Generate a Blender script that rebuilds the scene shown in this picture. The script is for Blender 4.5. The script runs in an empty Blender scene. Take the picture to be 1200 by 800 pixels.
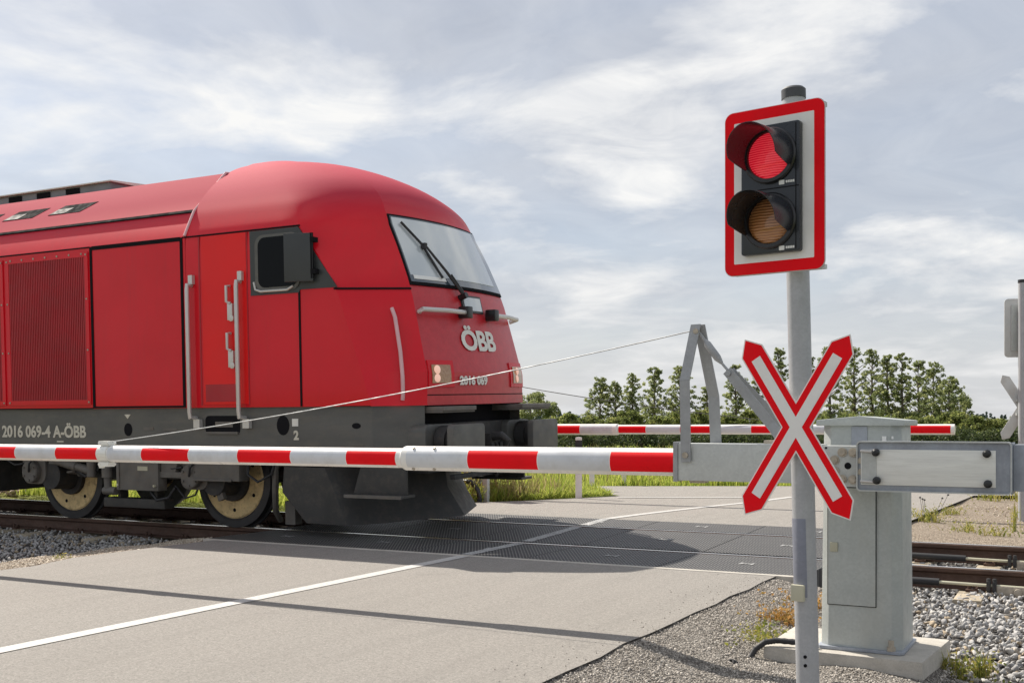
import bpy, bmesh, math, random
import numpy as np
from mathutils import Vector, Matrix, Quaternion
R = math.radians
random.seed(7)
rng = np.random.default_rng(7)
scene = bpy.context.scene
COL = scene.collection

# ------------------------------------------------------------------ camera
TH = R(28.13)
cam = bpy.data.objects.new('camera', bpy.data.cameras.new('camera'))
COL.objects.link(cam)
cam.location = (0, 0, 1.2)
cam.rotation_euler = (R(90), 0, TH)
cam.data.sensor_width = 36
cam.data.lens = 1310 / 1200 * 36
cam.data.shift_y = 97 / 1200
cam.data.clip_end = 6000
cam.data.clip_start = 0.05
scene.camera = cam
CT, ST = math.cos(TH), math.sin(TH)
def cr(r, d):                       # metres to the right of / ahead of the viewpoint -> X, Y on the ground
    return (r * CT - d * ST, r * ST + d * CT)

# ------------------------------------------------------------------ light
SUN = Vector((-0.94, 0.38, 1.0)).normalized()
el = math.asin(SUN.z)
az = math.atan2(SUN.x, SUN.y)
sl = bpy.data.lights.new('sun', 'SUN')
sl.energy = 4.2
sl.angle = R(0.53)
sl.color = (1.0, 0.93, 0.83)
so = bpy.data.objects.new('sun', sl)
COL.objects.link(so)
so.rotation_euler = (-SUN).to_track_quat('-Z', 'Y').to_euler()

w = bpy.data.worlds.new('World')
scene.world = w
w.use_nodes = True
nt = w.node_tree
N, LK = nt.nodes, nt.links
N.clear()
def nd(t, **kw):
    n = N.new(t)
    for k, v in kw.items():
        setattr(n, k, v)
    return n
out = nd('ShaderNodeOutputWorld'); bg = nd('ShaderNodeBackground')
sky = nd('ShaderNodeTexSky', sky_type='NISHITA', sun_disc=False, sun_elevation=el, sun_rotation=az)
sky.air_density = 1.0; sky.dust_density = 1.2
tc = nd('ShaderNodeTexCoord'); sep = nd('ShaderNodeSeparateXYZ')
LK.new(tc.outputs['Generated'], sep.inputs[0])
def mth(op, a, b=None, clamp=False):
    n = nd('ShaderNodeMath', operation=op); n.use_clamp = clamp
    for i, v in enumerate((a, b)):
        if v is None: continue
        if isinstance(v, (int, float)): n.inputs[i].default_value = v
        else: LK.new(v, n.inputs[i])
    return n.outputs[0]
zc = mth('MAXIMUM', sep.outputs[2], 0.0)
den = mth('ADD', zc, 0.15)
px = mth('DIVIDE', sep.outputs[0], den); py = mth('DIVIDE', sep.outputs[1], den)
cmb = nd('ShaderNodeCombineXYZ'); LK.new(px, cmb.inputs[0]); LK.new(py, cmb.inputs[1]); cmb.inputs[2].default_value = 3.7
def noise(vec, scale, detail, rough, dist, off=(0, 0, 0)):
    mp = nd('ShaderNodeMapping'); mp.inputs['Location'].default_value = off
    LK.new(vec, mp.inputs[0])
    n = nd('ShaderNodeTexNoise'); LK.new(mp.outputs[0], n.inputs['Vector'])
    n.inputs['Scale'].default_value = scale; n.inputs['Detail'].default_value = detail
    n.inputs['Roughness'].default_value = rough; n.inputs['Distortion'].default_value = dist
    return n.outputs['Fac']
def ramp(fac, stops):
    n = nd('ShaderNodeValToRGB'); LK.new(fac, n.inputs[0])
    e = n.color_ramp.elements
    while len(e) < len(stops): e.new(0.5)
    for i, (p, c) in enumerate(stops):
        e[i].position = p; e[i].color = (c[0], c[1], c[2], 1)
    return n.outputs[0]
def mix(fac, a, b):
    n = nd('ShaderNodeMix', data_type='RGBA')
    if isinstance(fac, float): n.inputs[0].default_value = fac
    else: LK.new(fac, n.inputs[0])
    for i, v in ((6, a), (7, b)):
        if isinstance(v, tuple): n.inputs[i].default_value = (*v, 1)
        else: LK.new(v, n.inputs[i])
    return n.outputs[2]
SKYOFF = (4.4, 9.3, 0)
veil = noise(cmb.outputs[0], 0.55, 6, 0.55, 0.4, SKYOFF)
puff = noise(cmb.outputs[0], 1.35, 9, 0.56, 0.25, (SKYOFF[0] + 5.1, SKYOFF[1] + 1.7, 0))
wisp = noise(cmb.outputs[0], 3.2, 8, 0.6, 0.8, (1.1, 7.7, 0))
skyc = nd('ShaderNodeMix', data_type='RGBA', blend_type='MULTIPLY'); skyc.inputs[0].default_value = 1.0
LK.new(sky.outputs[0], skyc.inputs[6]); skyc.inputs[7].default_value = (1.0, 0.98, 0.96, 1)
# cloud colours are in the sky texture's own units (the background strength brings both down together)
veilcol = ramp(wisp, [(0.25, (3.40, 3.65, 4.18)), (0.8, (4.7, 4.85, 5.15))])
v1 = mix(ramp(veil, [(0.30, (0.55,) * 3), (0.66, (0.95,) * 3)]), skyc.outputs[2], veilcol)
puffm = mth('MULTIPLY', ramp(puff, [(0.485, (0, 0, 0)), (0.62, (1, 1, 1))]), ramp(wisp, [(0.3, (0.45,) * 3), (0.6, (1, 1, 1))]))
v2 = mix(puffm, v1, (6.8, 6.78, 6.7))
hz = ramp(zc, [(0.0, (0.75,) * 3), (0.16, (0.0,) * 3)])
v3 = mix(hz, v2, (5.0, 5.05, 5.15))
LK.new(v3, bg.inputs[0]); bg.inputs[1].default_value = 0.082
LK.new(bg.outputs[0], out.inputs[0])

scene.view_settings.view_transform = 'Standard'
scene.view_settings.look = 'None'
scene.view_settings.exposure = 0.78
scene.view_settings.gamma = 1.0

# ------------------------------------------------------------------ materials
MATS = {}
class NT:
    def __init__(s, name):
        s.m = bpy.data.materials.new(name); s.m.use_nodes = True
        s.t = s.m.node_tree; s.b = s.t.nodes['Principled BSDF']
        s.tc = s.t.nodes.new('ShaderNodeTexCoord')
        MATS[name] = s.m
    def n(s, t, **kw):
        x = s.t.nodes.new(t)
        for k, v in kw.items(): setattr(x, k, v)
        return x
    def l(s, a, b): s.t.links.new(a, b)
    def noise(s, scale, detail=4, rough=0.55, sc=None, dist=0.0):
        x = s.n('ShaderNodeTexNoise'); v = s.tc.outputs['Object']
        if sc:
            mp = s.n('ShaderNodeMapping'); mp.inputs['Scale'].default_value = sc
            s.l(v, mp.inputs[0]); v = mp.outputs[0]
        s.l(v, x.inputs['Vector'])
        x.inputs['Scale'].default_value = scale; x.inputs['Detail'].default_value = detail
        x.inputs['Roughness'].default_value = rough; x.inputs['Distortion'].default_value = dist
        return x.outputs['Fac']
    def ramp(s, fac, stops):
        x = s.n('ShaderNodeValToRGB'); s.l(fac, x.inputs[0]); e = x.color_ramp.elements
        while len(e) < len(stops): e.new(0.5)
        for i, (p, c) in enumerate(stops):
            if isinstance(c, (int, float)): c = (c, c, c)
            e[i].position = p; e[i].color = (*c, 1)
        return x.outputs[0]
    def mix(s, fac, a, b, blend='MIX'):
        x = s.n('ShaderNodeMix', data_type='RGBA', blend_type=blend)
        for i, v in ((0, fac), (6, a), (7, b)):
            if isinstance(v, (int, float)): x.inputs[i].default_value = v
            elif isinstance(v, tuple): x.inputs[i].default_value = (*v, 1)
            else: s.l(v, x.inputs[i])
        return x.outputs[2]
    def bump(s, h, strength=0.3, dist=0.01):
        x = s.n('ShaderNodeBump'); x.inputs['Strength'].default_value = strength; x.inputs['Distance'].default_value = dist
        s.l(h, x.inputs['Height']); s.l(x.outputs[0], s.b.inputs['Normal'])
    def col(s, c):
        if isinstance(c, tuple): s.b.inputs['Base Color'].default_value = (*c, 1)
        else: s.l(c, s.b.inputs['Base Color'])
    def set(s, **kw):
        for k, v in kw.items():
            k = k.replace('_', ' ')
            for q in s.b.inputs:
                if q.name.lower() == k.lower():
                    q.default_value = v
    def rough(s, v):
        if isinstance(v, (int, float)): s.b.inputs['Roughness'].default_value = v
        else: s.l(v, s.b.inputs['Roughness'])

def simple(name, c, rough=0.5, metal=0.0, var=0.18, scale=6.0, bump=0.0, bscale=80.0, bdist=0.004, sc=None, fine=0.0, coat=0.0, spec=None, dirt=None, dirtamt=0.0):
    t = NT(name)
    a = tuple(max(0, x * (1 - var)) for x in c); b = tuple(min(1, x * (1 + var)) for x in c)
    cc = t.ramp(t.noise(scale, 5, 0.6, sc), [(0.3, a), (0.7, b)])
    if fine: cc = t.mix(fine, cc, t.ramp(t.noise(scale * 30, 3, 0.7), [(0.3, tuple(x * 0.5 for x in c)), (0.7, tuple(min(1, x * 1.5) for x in c))]))
    if dirt: cc = t.mix(t.ramp(t.noise(scale * 1.7, 7, 0.7, sc), [(0.48, 0.0), (0.75, dirtamt)]), cc, dirt)
    t.col(cc); t.rough(t.ramp(t.noise(scale * 2, 4), [(0.3, max(0.02, rough * 0.8)), (0.7, min(1, rough * 1.2))]))
    t.set(metallic=metal, coat_weight=coat)
    if coat: t.set(coat_roughness=0.08)
    if spec is not None: t.set(specular_ior_level=spec)
    if bump: t.bump(t.noise(bscale, 4), bump, bdist)
    return t.m

# asphalt: pale weathered road with stones, patches and faint wheel tracks
t = NT('asphalt')
base = t.ramp(t.noise(0.7, 6, 0.65), [(0.3, (0.275, 0.250, 0.220)), (0.7, (0.325, 0.297, 0.262))])
sp = t.ramp(t.noise(75, 4, 0.85), [(0.34, (0.09, 0.085, 0.08)), (0.48, (0.26, 0.243, 0.222)), (0.56, (0.31, 0.29, 0.262)), (0.70, (0.56, 0.53, 0.48))])
cc = t.mix(0.92, base, sp)
sp2 = t.ramp(t.noise(26, 5, 0.8), [(0.36, (0.15, 0.14, 0.13)), (0.5, (0.27, 0.252, 0.23)), (0.66, (0.38, 0.355, 0.325))])
cc = t.mix(0.35, cc, sp2)
cc = t.mix(t.ramp(t.noise(1.6, 6, 0.7, (3, 0.35, 1)), [(0.46, 0.0), (0.72, 0.30)]), cc, (0.18, 0.17, 0.155))
cc = t.mix(t.ramp(t.noise(2.6, 7, 0.75), [(0.60, 0.0), (0.70, 0.35)]), cc, (0.15, 0.14, 0.13))
wp = t.n('ShaderNodeTexNoise'); wp.inputs['Scale'].default_value = 1.3; wp.inputs['Detail'].default_value = 6; t.l(t.tc.outputs['Object'], wp.inputs['Vector'])
ad = t.n('ShaderNodeVectorMath', operation='MULTIPLY_ADD'); ad.inputs[1].default_value = (0.5, 0.5, 0.5); t.l(wp.outputs['Color'], ad.inputs[0]); t.l(t.tc.outputs['Object'], ad.inputs[2])
ck = t.n('ShaderNodeTexVoronoi', feature='DISTANCE_TO_EDGE'); ck.inputs['Scale'].default_value = 0.42; t.l(ad.outputs[0], ck.inputs['Vector'])
crk = t.mix(1.0, t.ramp(ck.outputs['Distance'], [(0.0022, 1.0), (0.0045, 0.0)]), t.ramp(t.noise(0.6, 3), [(0.66, 0.0), (0.74, 0.5)]), 'MULTIPLY')
cc = t.mix(crk, cc, (0.07, 0.065, 0.06))
vor = t.n('ShaderNodeTexVoronoi'); vor.inputs['Scale'].default_value = 26; t.l(t.tc.outputs['Object'], vor.inputs['Vector'])
cc = t.mix(t.ramp(vor.outputs['Distance'], [(0.05, 0.5), (0.11, 0.0)]), cc, (0.10, 0.092, 0.085))
t.col(cc); t.rough(0.88); t.set(specular_ior_level=0.3); t.bump(t.noise(95, 4, 0.8), 0.7, 0.010)

t = NT('line_paint')
cc = t.mix(t.ramp(t.noise(38, 5, 0.75), [(0.48, 0.0), (0.68, 0.75)]), (0.50, 0.49, 0.47), (0.27, 0.25, 0.225))
t.col(cc); t.rough(0.75); t.bump(t.noise(200, 3), 0.35, 0.004)
t = NT('worn_paint')
cc = t.mix(t.ramp(t.noise(60, 5, 0.75), [(0.42, 0.1), (0.60, 0.9)]), (0.55, 0.55, 0.54), (0.06, 0.06, 0.062))
t.col(cc); t.rough(0.75)

# rubber crossing panel with raised lozenges
t = NT('rubber_panel')
def rib(ang, per, lo, hi):
    mp = t.n('ShaderNodeMapping', vector_type='POINT'); mp.inputs['Rotation'].default_value = (0, 0, R(ang)); mp.inputs['Scale'].default_value = (1, 1, 1)
    t.l(t.tc.outputs['Object'], mp.inputs[0]); x = t.n('ShaderNodeTexWave', wave_type='BANDS', bands_direction='X', wave_profile='TRI'); x.inputs['Scale'].default_value = 0.3142 / per
    t.l(mp.outputs[0], x.inputs['Vector']); return t.ramp(x.outputs['Fac'], [(lo, 0.0), (hi, 1.0)])
knob = t.mix(1.0, rib(-30, 0.029, 0.50, 0.78), rib(62, 0.11, 0.06, 0.18), 'MULTIPLY')
dust = t.ramp(t.noise(3, 6, 0.7), [(0.3, (0.085, 0.082, 0.08)), (0.75, (0.16, 0.152, 0.142))])
t.col(t.mix(knob, (0.026, 0.026, 0.028), t.mix(0.20, dust, (0.34, 0.33, 0.31)))); t.rough(0.62); t.bump(knob, 0.9, 0.012)

# pebbly gravel ground under the modelled stones
def gravel_mat(name, lo, mid, hi, scale):
    t = NT(name)
    v = t.n('ShaderNodeTexVoronoi'); v.inputs['Scale'].default_value = scale; t.l(t.tc.outputs['Object'], v.inputs['Vector'])
    sepc = t.n('ShaderNodeSeparateColor'); t.l(v.outputs['Color'], sepc.inputs[0])
    c = t.ramp(sepc.outputs[0], [(0.05, lo), (0.5, mid), (0.95, hi)])
    c = t.mix(t.ramp(v.outputs['Distance'], [(0.35, 0.0), (0.75, 0.75)]), c, tuple(x * 0.3 for x in lo))
    c = t.mix(t.ramp(t.noise(1.2, 5), [(0.35, 0.0), (0.75, 0.3)]), c, lo)
    t.col(c); t.rough(0.9); t.set(specular_ior_level=0.25)
    inv = t.n('ShaderNodeMath', operation='SUBTRACT'); inv.inputs[0].default_value = 1.0; t.l(v.outputs['Distance'], inv.inputs[1])
    t.bump(inv.outputs[0], 0.9, 0.02)
    return t.m
gravel_mat('shoulder_gravel', (0.13, 0.115, 0.10), (0.30, 0.27, 0.235), (0.48, 0.45, 0.40), 75)
gravel_mat('tan_gravel', (0.24, 0.19, 0.14), (0.42, 0.34, 0.26), (0.58, 0.50, 0.40), 70)
gravel_mat('ballast_bed', (0.05, 0.045, 0.042), (0.11, 0.105, 0.10), (0.20, 0.19, 0.18), 26)

def stone_mat(name, stops, fine=180):
    t = NT(name)
    at = t.n('ShaderNodeAttribute', attribute_name='rnd')
    c = t.ramp(at.outputs['Fac'], stops)
    c = t.mix(t.ramp(t.noise(fine, 4, 0.7), [(0.35, 0.0), (0.7, 0.4)]), c, (0.16, 0.14, 0.12))
    t.col(c); t.rough(0.85); t.bump(t.noise(fine * 1.5, 3), 0.4, 0.004)
stone_mat('ballast_stone', [(0.0, (0.29, 0.285, 0.28)), (0.35, (0.42, 0.415, 0.41)), (0.7, (0.50, 0.49, 0.475)), (0.9, (0.57, 0.55, 0.515)), (0.91, (0.42, 0.33, 0.22)), (1.0, (0.48, 0.39, 0.28))])
stone_mat('pebble_stone', [(0.0, (0.20, 0.18, 0.155)), (0.35, (0.38, 0.345, 0.305)), (0.75, (0.52, 0.475, 0.42)), (1.0, (0.66, 0.615, 0.55))])
stone_mat('tan_stone', [(0.0, (0.34, 0.27, 0.19)), (0.5, (0.58, 0.49, 0.38)), (1.0, (0.74, 0.66, 0.55))])

# grass land
t = NT('field')
c = t.ramp(t.noise(0.25, 6, 0.7), [(0.3, (0.16, 0.20, 0.040)), (0.55, (0.24, 0.275, 0.058)), (0.75, (0.30, 0.29, 0.10))])
c = t.mix(t.ramp(t.noise(14, 5, 0.75), [(0.3, 0.0), (0.7, 0.5)]), c, (0.10, 0.135, 0.03))
t.col(c); t.rough(0.95); t.set(specular_ior_level=0.1); t.bump(t.noise(22, 5, 0.7), 1.0, 0.12)

def leafmat(name, stops, trans=0.0, rough=0.6):
    t = NT(name)
    at = t.n('ShaderNodeAttribute', attribute_name='rnd')
    t.col(t.ramp(at.outputs['Fac'], stops)); t.rough(rough); t.set(specular_ior_level=0.25)
    if trans:
        tr = t.n('ShaderNodeBsdfTranslucent'); mx = t.n('ShaderNodeMixShader'); mx.inputs[0].default_value = trans
        t.l(t.ramp(at.outputs['Fac'], [(p, tuple(min(1, x * 1.6) for x in c)) for p, c in stops]), tr.inputs[0])
        o = t.t.nodes['Material Output']
        t.l(t.b.outputs[0], mx.inputs[1]); t.l(tr.outputs[0], mx.inputs[2]); t.l(mx.outputs[0], o.inputs['Surface'])
leafmat('alder_leaf', [(0, (0.11, 0.14, 0.06)), (0.6, (0.19, 0.215, 0.092)), (1, (0.29, 0.30, 0.13))], 0.55)
leafmat('shrub_leaf', [(0, (0.08, 0.10, 0.030)), (0.6, (0.13, 0.155, 0.046)), (1, (0.23, 0.235, 0.078))], 0.55)
leafmat('hedge_leaf', [(0, (0.03, 0.046, 0.018)), (0.6, (0.06, 0.082, 0.03)), (1, (0.10, 0.12, 0.042))], 0.3)
leafmat('hazy_wood', [(0, (0.055, 0.085, 0.075)), (1, (0.09, 0.12, 0.105))], 0.0, 0.9)  # blue haze of the distance painted into the leaf colour
leafmat('grass_blade', [(0, (0.14, 0.19, 0.030)), (0.6, (0.27, 0.32, 0.055)), (1, (0.42, 0.41, 0.11))], 0.5)
leafmat('dry_blade', [(0, (0.13, 0.13, 0.04)), (0.5, (0.26, 0.22, 0.09)), (1, (0.38, 0.30, 0.15))], 0.35)
leafmat('weed_leaf', [(0, (0.12, 0.15, 0.03)), (0.5, (0.24, 0.24, 0.05)), (1, (0.38, 0.31, 0.10))], 0.35)
leafmat('orange_blade', [(0, (0.22, 0.17, 0.05)), (0.5, (0.36, 0.20, 0.06)), (1, (0.45, 0.26, 0.09))], 0.3)
simple('bark', (0.11, 0.09, 0.07), 0.9, var=0.35, scale=9)

# metals, paints
def galv(name, c, rough=0.5, metal=0.35, sp=26, dirt=(0.32, 0.29, 0.24), da=0.35):
    t = NT(name)
    v = t.n('ShaderNodeTexVoronoi'); v.inputs['Scale'].default_value = sp; t.l(t.tc.outputs['Object'], v.inputs['Vector'])
    s_ = t.n('ShaderNodeSeparateColor'); t.l(v.outputs['Color'], s_.inputs[0])
    a = t.ramp(s_.outputs[0], [(0.0, tuple(x * 0.94 for x in c)), (1.0, tuple(min(1, x * 1.05) for x in c))])
    a = t.mix(t.ramp(t.noise(3.0, 6, 0.7), [(0.35, 0.0), (0.7, 0.55)]), a, tuple(x * 0.72 for x in c))
    a = t.mix(t.ramp(t.noise(2.2, 7, 0.75, (1, 1, 0.3)), [(0.52, 0.0), (0.78, da)]), a, dirt)
    t.col(a); t.set(metallic=metal); t.rough(t.ramp(t.noise(12, 4), [(0.3, rough * 0.8), (0.7, rough * 1.25)]))
    t.bump(t.noise(40, 3), 0.08, 0.003)
galv('galvanised', (0.54, 0.56, 0.545), 0.48, 0.2, 90)
galv('galvanised_dark', (0.36, 0.39, 0.44), 0.5, 0.25, 70, (0.17, 0.17, 0.19), 0.8)
galv('galvanised_bar', (0.36, 0.37, 0.38), 0.55, 0.25, 90)
galv('pole_zinc', (0.43, 0.44, 0.455), 0.5, 0.25, 110, (0.40, 0.41, 0.43), 0.4)
galv('cabinet_zinc', (0.47, 0.50, 0.485), 0.48, 0.15, 80, (0.45, 0.43, 0.36), 0.4)
simple('aluminium_plate', (0.78, 0.78, 0.74), 0.45, 0.25, 0.08, 3, sc=(1, 1, 14), dirt=(0.45, 0.43, 0.38), dirtamt=0.35)
simple('steel_bolt', (0.42, 0.37, 0.30), 0.5, 0.3, 0.25, 30)
simple('black_plastic', (0.016, 0.016, 0.018), 0.32, var=0.1)
simple('cap_grey', (0.055, 0.058, 0.064), 0.5, var=0.1)
simple('black_rubber', (0.02, 0.02, 0.022), 0.6, var=0.2)
simple('signal_black', (0.020, 0.024, 0.030), 0.25, var=0.12, scale=4)
simple('sign_red', (0.86, 0.003, 0.010), 0.55, spec=0.12, var=0.06, scale=2, fine=0.05, dirt=(0.4, 0.05, 0.05), dirtamt=0.15)
simple('sign_white', (0.80, 0.79, 0.765), 0.45, var=0.05, scale=3, dirt=(0.52, 0.50, 0.46), dirtamt=0.25)
simple('board_back', (0.56, 0.56, 0.55), 0.55, 0.2, 0.1, 4, dirt=(0.36, 0.28, 0.2), dirtamt=0.4)
simple('boom_white', (0.80, 0.79, 0.76), 0.3, var=0.05, scale=4, coat=0.2, dirt=(0.58, 0.54, 0.46), dirtamt=0.45)
simple('foil_red', (0.84, 0.003, 0.010), 0.5, spec=0.15, var=0.07, scale=5)
simple('foil_white', (0.62, 0.64, 0.67), 0.4, var=0.06, scale=5, dirt=(0.44, 0.43, 0.41), dirtamt=0.5)
simple('concrete', (0.46, 0.43, 0.38), 0.9, var=0.18, scale=5, bump=0.5, bscale=60, bdist=0.006, fine=0.2, dirt=(0.26, 0.24, 0.19), dirtamt=0.5)
simple('old_sleeper', (0.40, 0.34, 0.25), 0.9, var=0.22, scale=6, bump=0.4, bscale=70, fine=0.2)
simple('rust_rail', (0.085, 0.048, 0.034), 0.75, 0.15, 0.35, 14, fine=0.25, sc=(0.3, 1, 1))
simple('rail_top', (0.62, 0.61, 0.60), 0.22, 0.9, 0.15, 8, sc=(0.2, 3, 1))
simple('rail_brown', (0.16, 0.115, 0.085), 0.5, 0.5, 0.25, 14)
galv('patch_zinc', (0.25, 0.265, 0.32), 0.5, 0.3, 60, (0.36, 0.37, 0.40), 0.8)
simple('tan_cover', (0.50, 0.48, 0.36), 0.5, var=0.06)
simple('white_print', (0.8, 0.8, 0.78), 0.5, var=0.03)

# loco paints
t = NT('loco_red')
c = t.ramp(t.noise(1.3, 5, 0.6), [(0.3, (0.62, 0.004, 0.014)), (0.7, (0.70, 0.005, 0.018))])
c = t.mix(t.ramp(t.noise(2.0, 6, 0.7, (0.35, 1, 1)), [(0.45, 0.0), (0.75, 0.15)]), c, (0.58, 0.015, 0.02))
st = t.ramp(t.noise(3.2, 6, 0.7, (1.6, 1, 0.12)), [(0.52, 0.0), (0.72, 0.22)])
c = t.mix(st, c, (0.38, 0.025, 0.03))
c = t.mix(t.ramp(t.noise(42, 5, 0.75), [(0.60, 0.0), (0.74, 0.25)]), c, (0.40, 0.07, 0.06))
t.col(c); t.rough(t.ramp(t.noise(5, 4), [(0.3, 0.42), (0.7, 0.52)])); t.set(coat_weight=0.30, coat_roughness=0.09, specular_ior_level=0.15)
# sky sheen painted into the roof red, darker and uncoated to curb sun glare
sx = t.n('ShaderNodeSeparateXYZ'); t.l(t.tc.outputs['Object'], sx.inputs[0])
mr = t.n('ShaderNodeMapRange', interpolation_type='SMOOTHSTEP'); mr.inputs['From Min'].default_value = 3.30; mr.inputs['From Max'].default_value = 3.85; t.l(sx.outputs[2], mr.inputs['Value'])
roof_sheen = t.ramp(t.noise(0.8, 5, 0.6, (0.3, 1, 1)), [(0.3, (0.42, 0.030, 0.060)), (0.7, (0.45, 0.042, 0.075))])
t.col(t.mix(mr.outputs[0], c, roof_sheen))
cw_ = t.n('ShaderNodeMapRange'); cw_.inputs['To Min'].default_value = 0.42; cw_.inputs['To Max'].default_value = 0.0; t.l(mr.outputs[0], cw_.inputs['Value']); t.l(cw_.outputs[0], t.b.inputs['Coat Weight'])
rw_ = t.n('ShaderNodeMapRange'); rw_.inputs['To Min'].default_value = 0.45; rw_.inputs['To Max'].default_value = 0.8; t.l(mr.outputs[0], rw_.inputs['Value']); t.rough(rw_.outputs[0])
t.bump(t.noise(0.9, 2), 0.10, 0.02)
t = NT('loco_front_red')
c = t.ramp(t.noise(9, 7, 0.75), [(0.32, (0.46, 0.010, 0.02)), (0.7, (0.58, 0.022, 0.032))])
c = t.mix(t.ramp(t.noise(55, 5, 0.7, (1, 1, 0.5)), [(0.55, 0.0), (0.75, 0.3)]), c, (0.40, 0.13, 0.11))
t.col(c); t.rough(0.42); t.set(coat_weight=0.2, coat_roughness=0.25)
simple('roof_red', (0.44, 0.035, 0.065), 0.8, var=0.05, scale=0.8, spec=0.10, sc=(0.3, 1, 1), dirt=(0.42, 0.07, 0.10), dirtamt=0.25)
simple('grille_red', (0.40, 0.012, 0.022), 0.5, var=0.12, scale=3)
simple('grille_deep', (0.10, 0.006, 0.010), 0.7, var=0.1)
simple('door_red', (0.78, 0.005, 0.006), 0.40, var=0.05, scale=1.5, coat=0.15, spec=0.3)
simple('seam_black', (0.014, 0.014, 0.016), 0.9, var=0.1, spec=0.05)
simple('loco_grey', (0.098, 0.098, 0.092), 0.5, var=0.15, scale=3, fine=0.12, dirt=(0.17, 0.15, 0.12), dirtamt=0.5, sc=(0.5, 1, 2))
simple('window_grey', (0.036, 0.040, 0.041), 0.4, var=0.1)
simple('bogie_grey', (0.135, 0.127, 0.115), 0.65, var=0.3, scale=7, fine=0.2, dirt=(0.18, 0.14, 0.10), dirtamt=0.6)
simple('bogie_dark', (0.035, 0.034, 0.034), 0.7, var=0.3, scale=7, dirt=(0.10, 0.08, 0.06), dirtamt=0.5)
simple('plough_grey', (0.042, 0.042, 0.041), 0.6, var=0.2, scale=5, fine=0.15, dirt=(0.12, 0.10, 0.08), dirtamt=0.5)
simple('tyre_steel', (0.055, 0.056, 0.06), 0.5, 0.4, 0.25, 9)
simple('brass_disc', (0.70, 0.53, 0.27), 0.55, 0.15, 0.2, 9, fine=0.15, dirt=(0.22, 0.15, 0.08), dirtamt=0.85)
simple('dark_glass', (0.003, 0.004, 0.005), 0.05, var=0.1, spec=0.12)
simple('handrail_steel', (0.60, 0.58, 0.56), 0.35, 0.4, 0.03, 2)
simple('light_strip', (0.70, 0.42, 0.44), 0.45, var=0.06)
simple('lettering', (0.74, 0.73, 0.68), 0.5, var=0.06, scale=10)
simple('cream_lettering', (0.60, 0.57, 0.48), 0.5, var=0.1, scale=10)
simple('pale_roof', (0.64, 0.63, 0.58), 0.5, 0.1, 0.1)
simple('roof_unit', (0.20, 0.215, 0.23), 0.5, 0.2, 0.2, 6)
t = NT('windshield_glass')
c = t.ramp(t.noise(1.2, 3), [(0.3, (0.50, 0.55, 0.58)), (0.7, (0.58, 0.62, 0.65))])
t.col(c); t.rough(0.08); t.set(coat_weight=1.0, coat_roughness=0.03, specular_ior_level=0.7)
simple('windshield_dark', (0.055, 0.075, 0.095), 0.08, var=0.1, coat=1.0)
t = NT('lamp_glass'); t.col(t.ramp(t.noise(40, 3), [(0.3, (0.34, 0.17, 0.07)), (0.7, (0.46, 0.27, 0.13))])); t.rough(0.12); t.set(coat_weight=0.8)
t = NT('lamp_lit'); t.col((0.55, 0.33, 0.27)); t.set(emission_color=(1.0, 0.62, 0.48, 1), emission_strength=0.32)
t = NT('lens_red')
wv = t.n('ShaderNodeTexWave', wave_type='BANDS', bands_direction='Z'); wv.inputs['Scale'].default_value = 30; wv.inputs['Distortion'].default_value = 0.5
t.l(t.tc.outputs['Object'], wv.inputs['Vector'])
t.col((0.45, 0.01, 0.02)); t.rough(0.15); t.set(coat_weight=0.6)
t.l(t.ramp(wv.outputs['Fac'], [(0.1, (0.62, 0.004, 0.02)), (0.75, (1.0, 0.02, 0.05)), (1.0, (1.0, 0.10, 0.12))]), t.b.inputs['Emission Color'])
t.set(emission_strength=0.30); t.bump(wv.outputs['Fac'], 0.5, 0.006)
t = NT('lens_amber')
wv = t.n('ShaderNodeTexWave', wave_type='BANDS', bands_direction='Z'); wv.inputs['Scale'].default_value = 24; wv.inputs['Distortion'].default_value = 1.2
t.l(t.tc.outputs['Object'], wv.inputs['Vector'])
t.col(t.ramp(wv.outputs['Fac'], [(0.2, (0.38, 0.15, 0.05)), (0.9, (0.55, 0.26, 0.10))])); t.rough(0.12); t.set(coat_weight=1.0); t.bump(wv.outputs['Fac'], 0.6, 0.006)
simple('barn_wall', (0.55, 0.55, 0.55), 0.7); simple('barn_roof', (0.30, 0.32, 0.34), 0.6)

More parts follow.
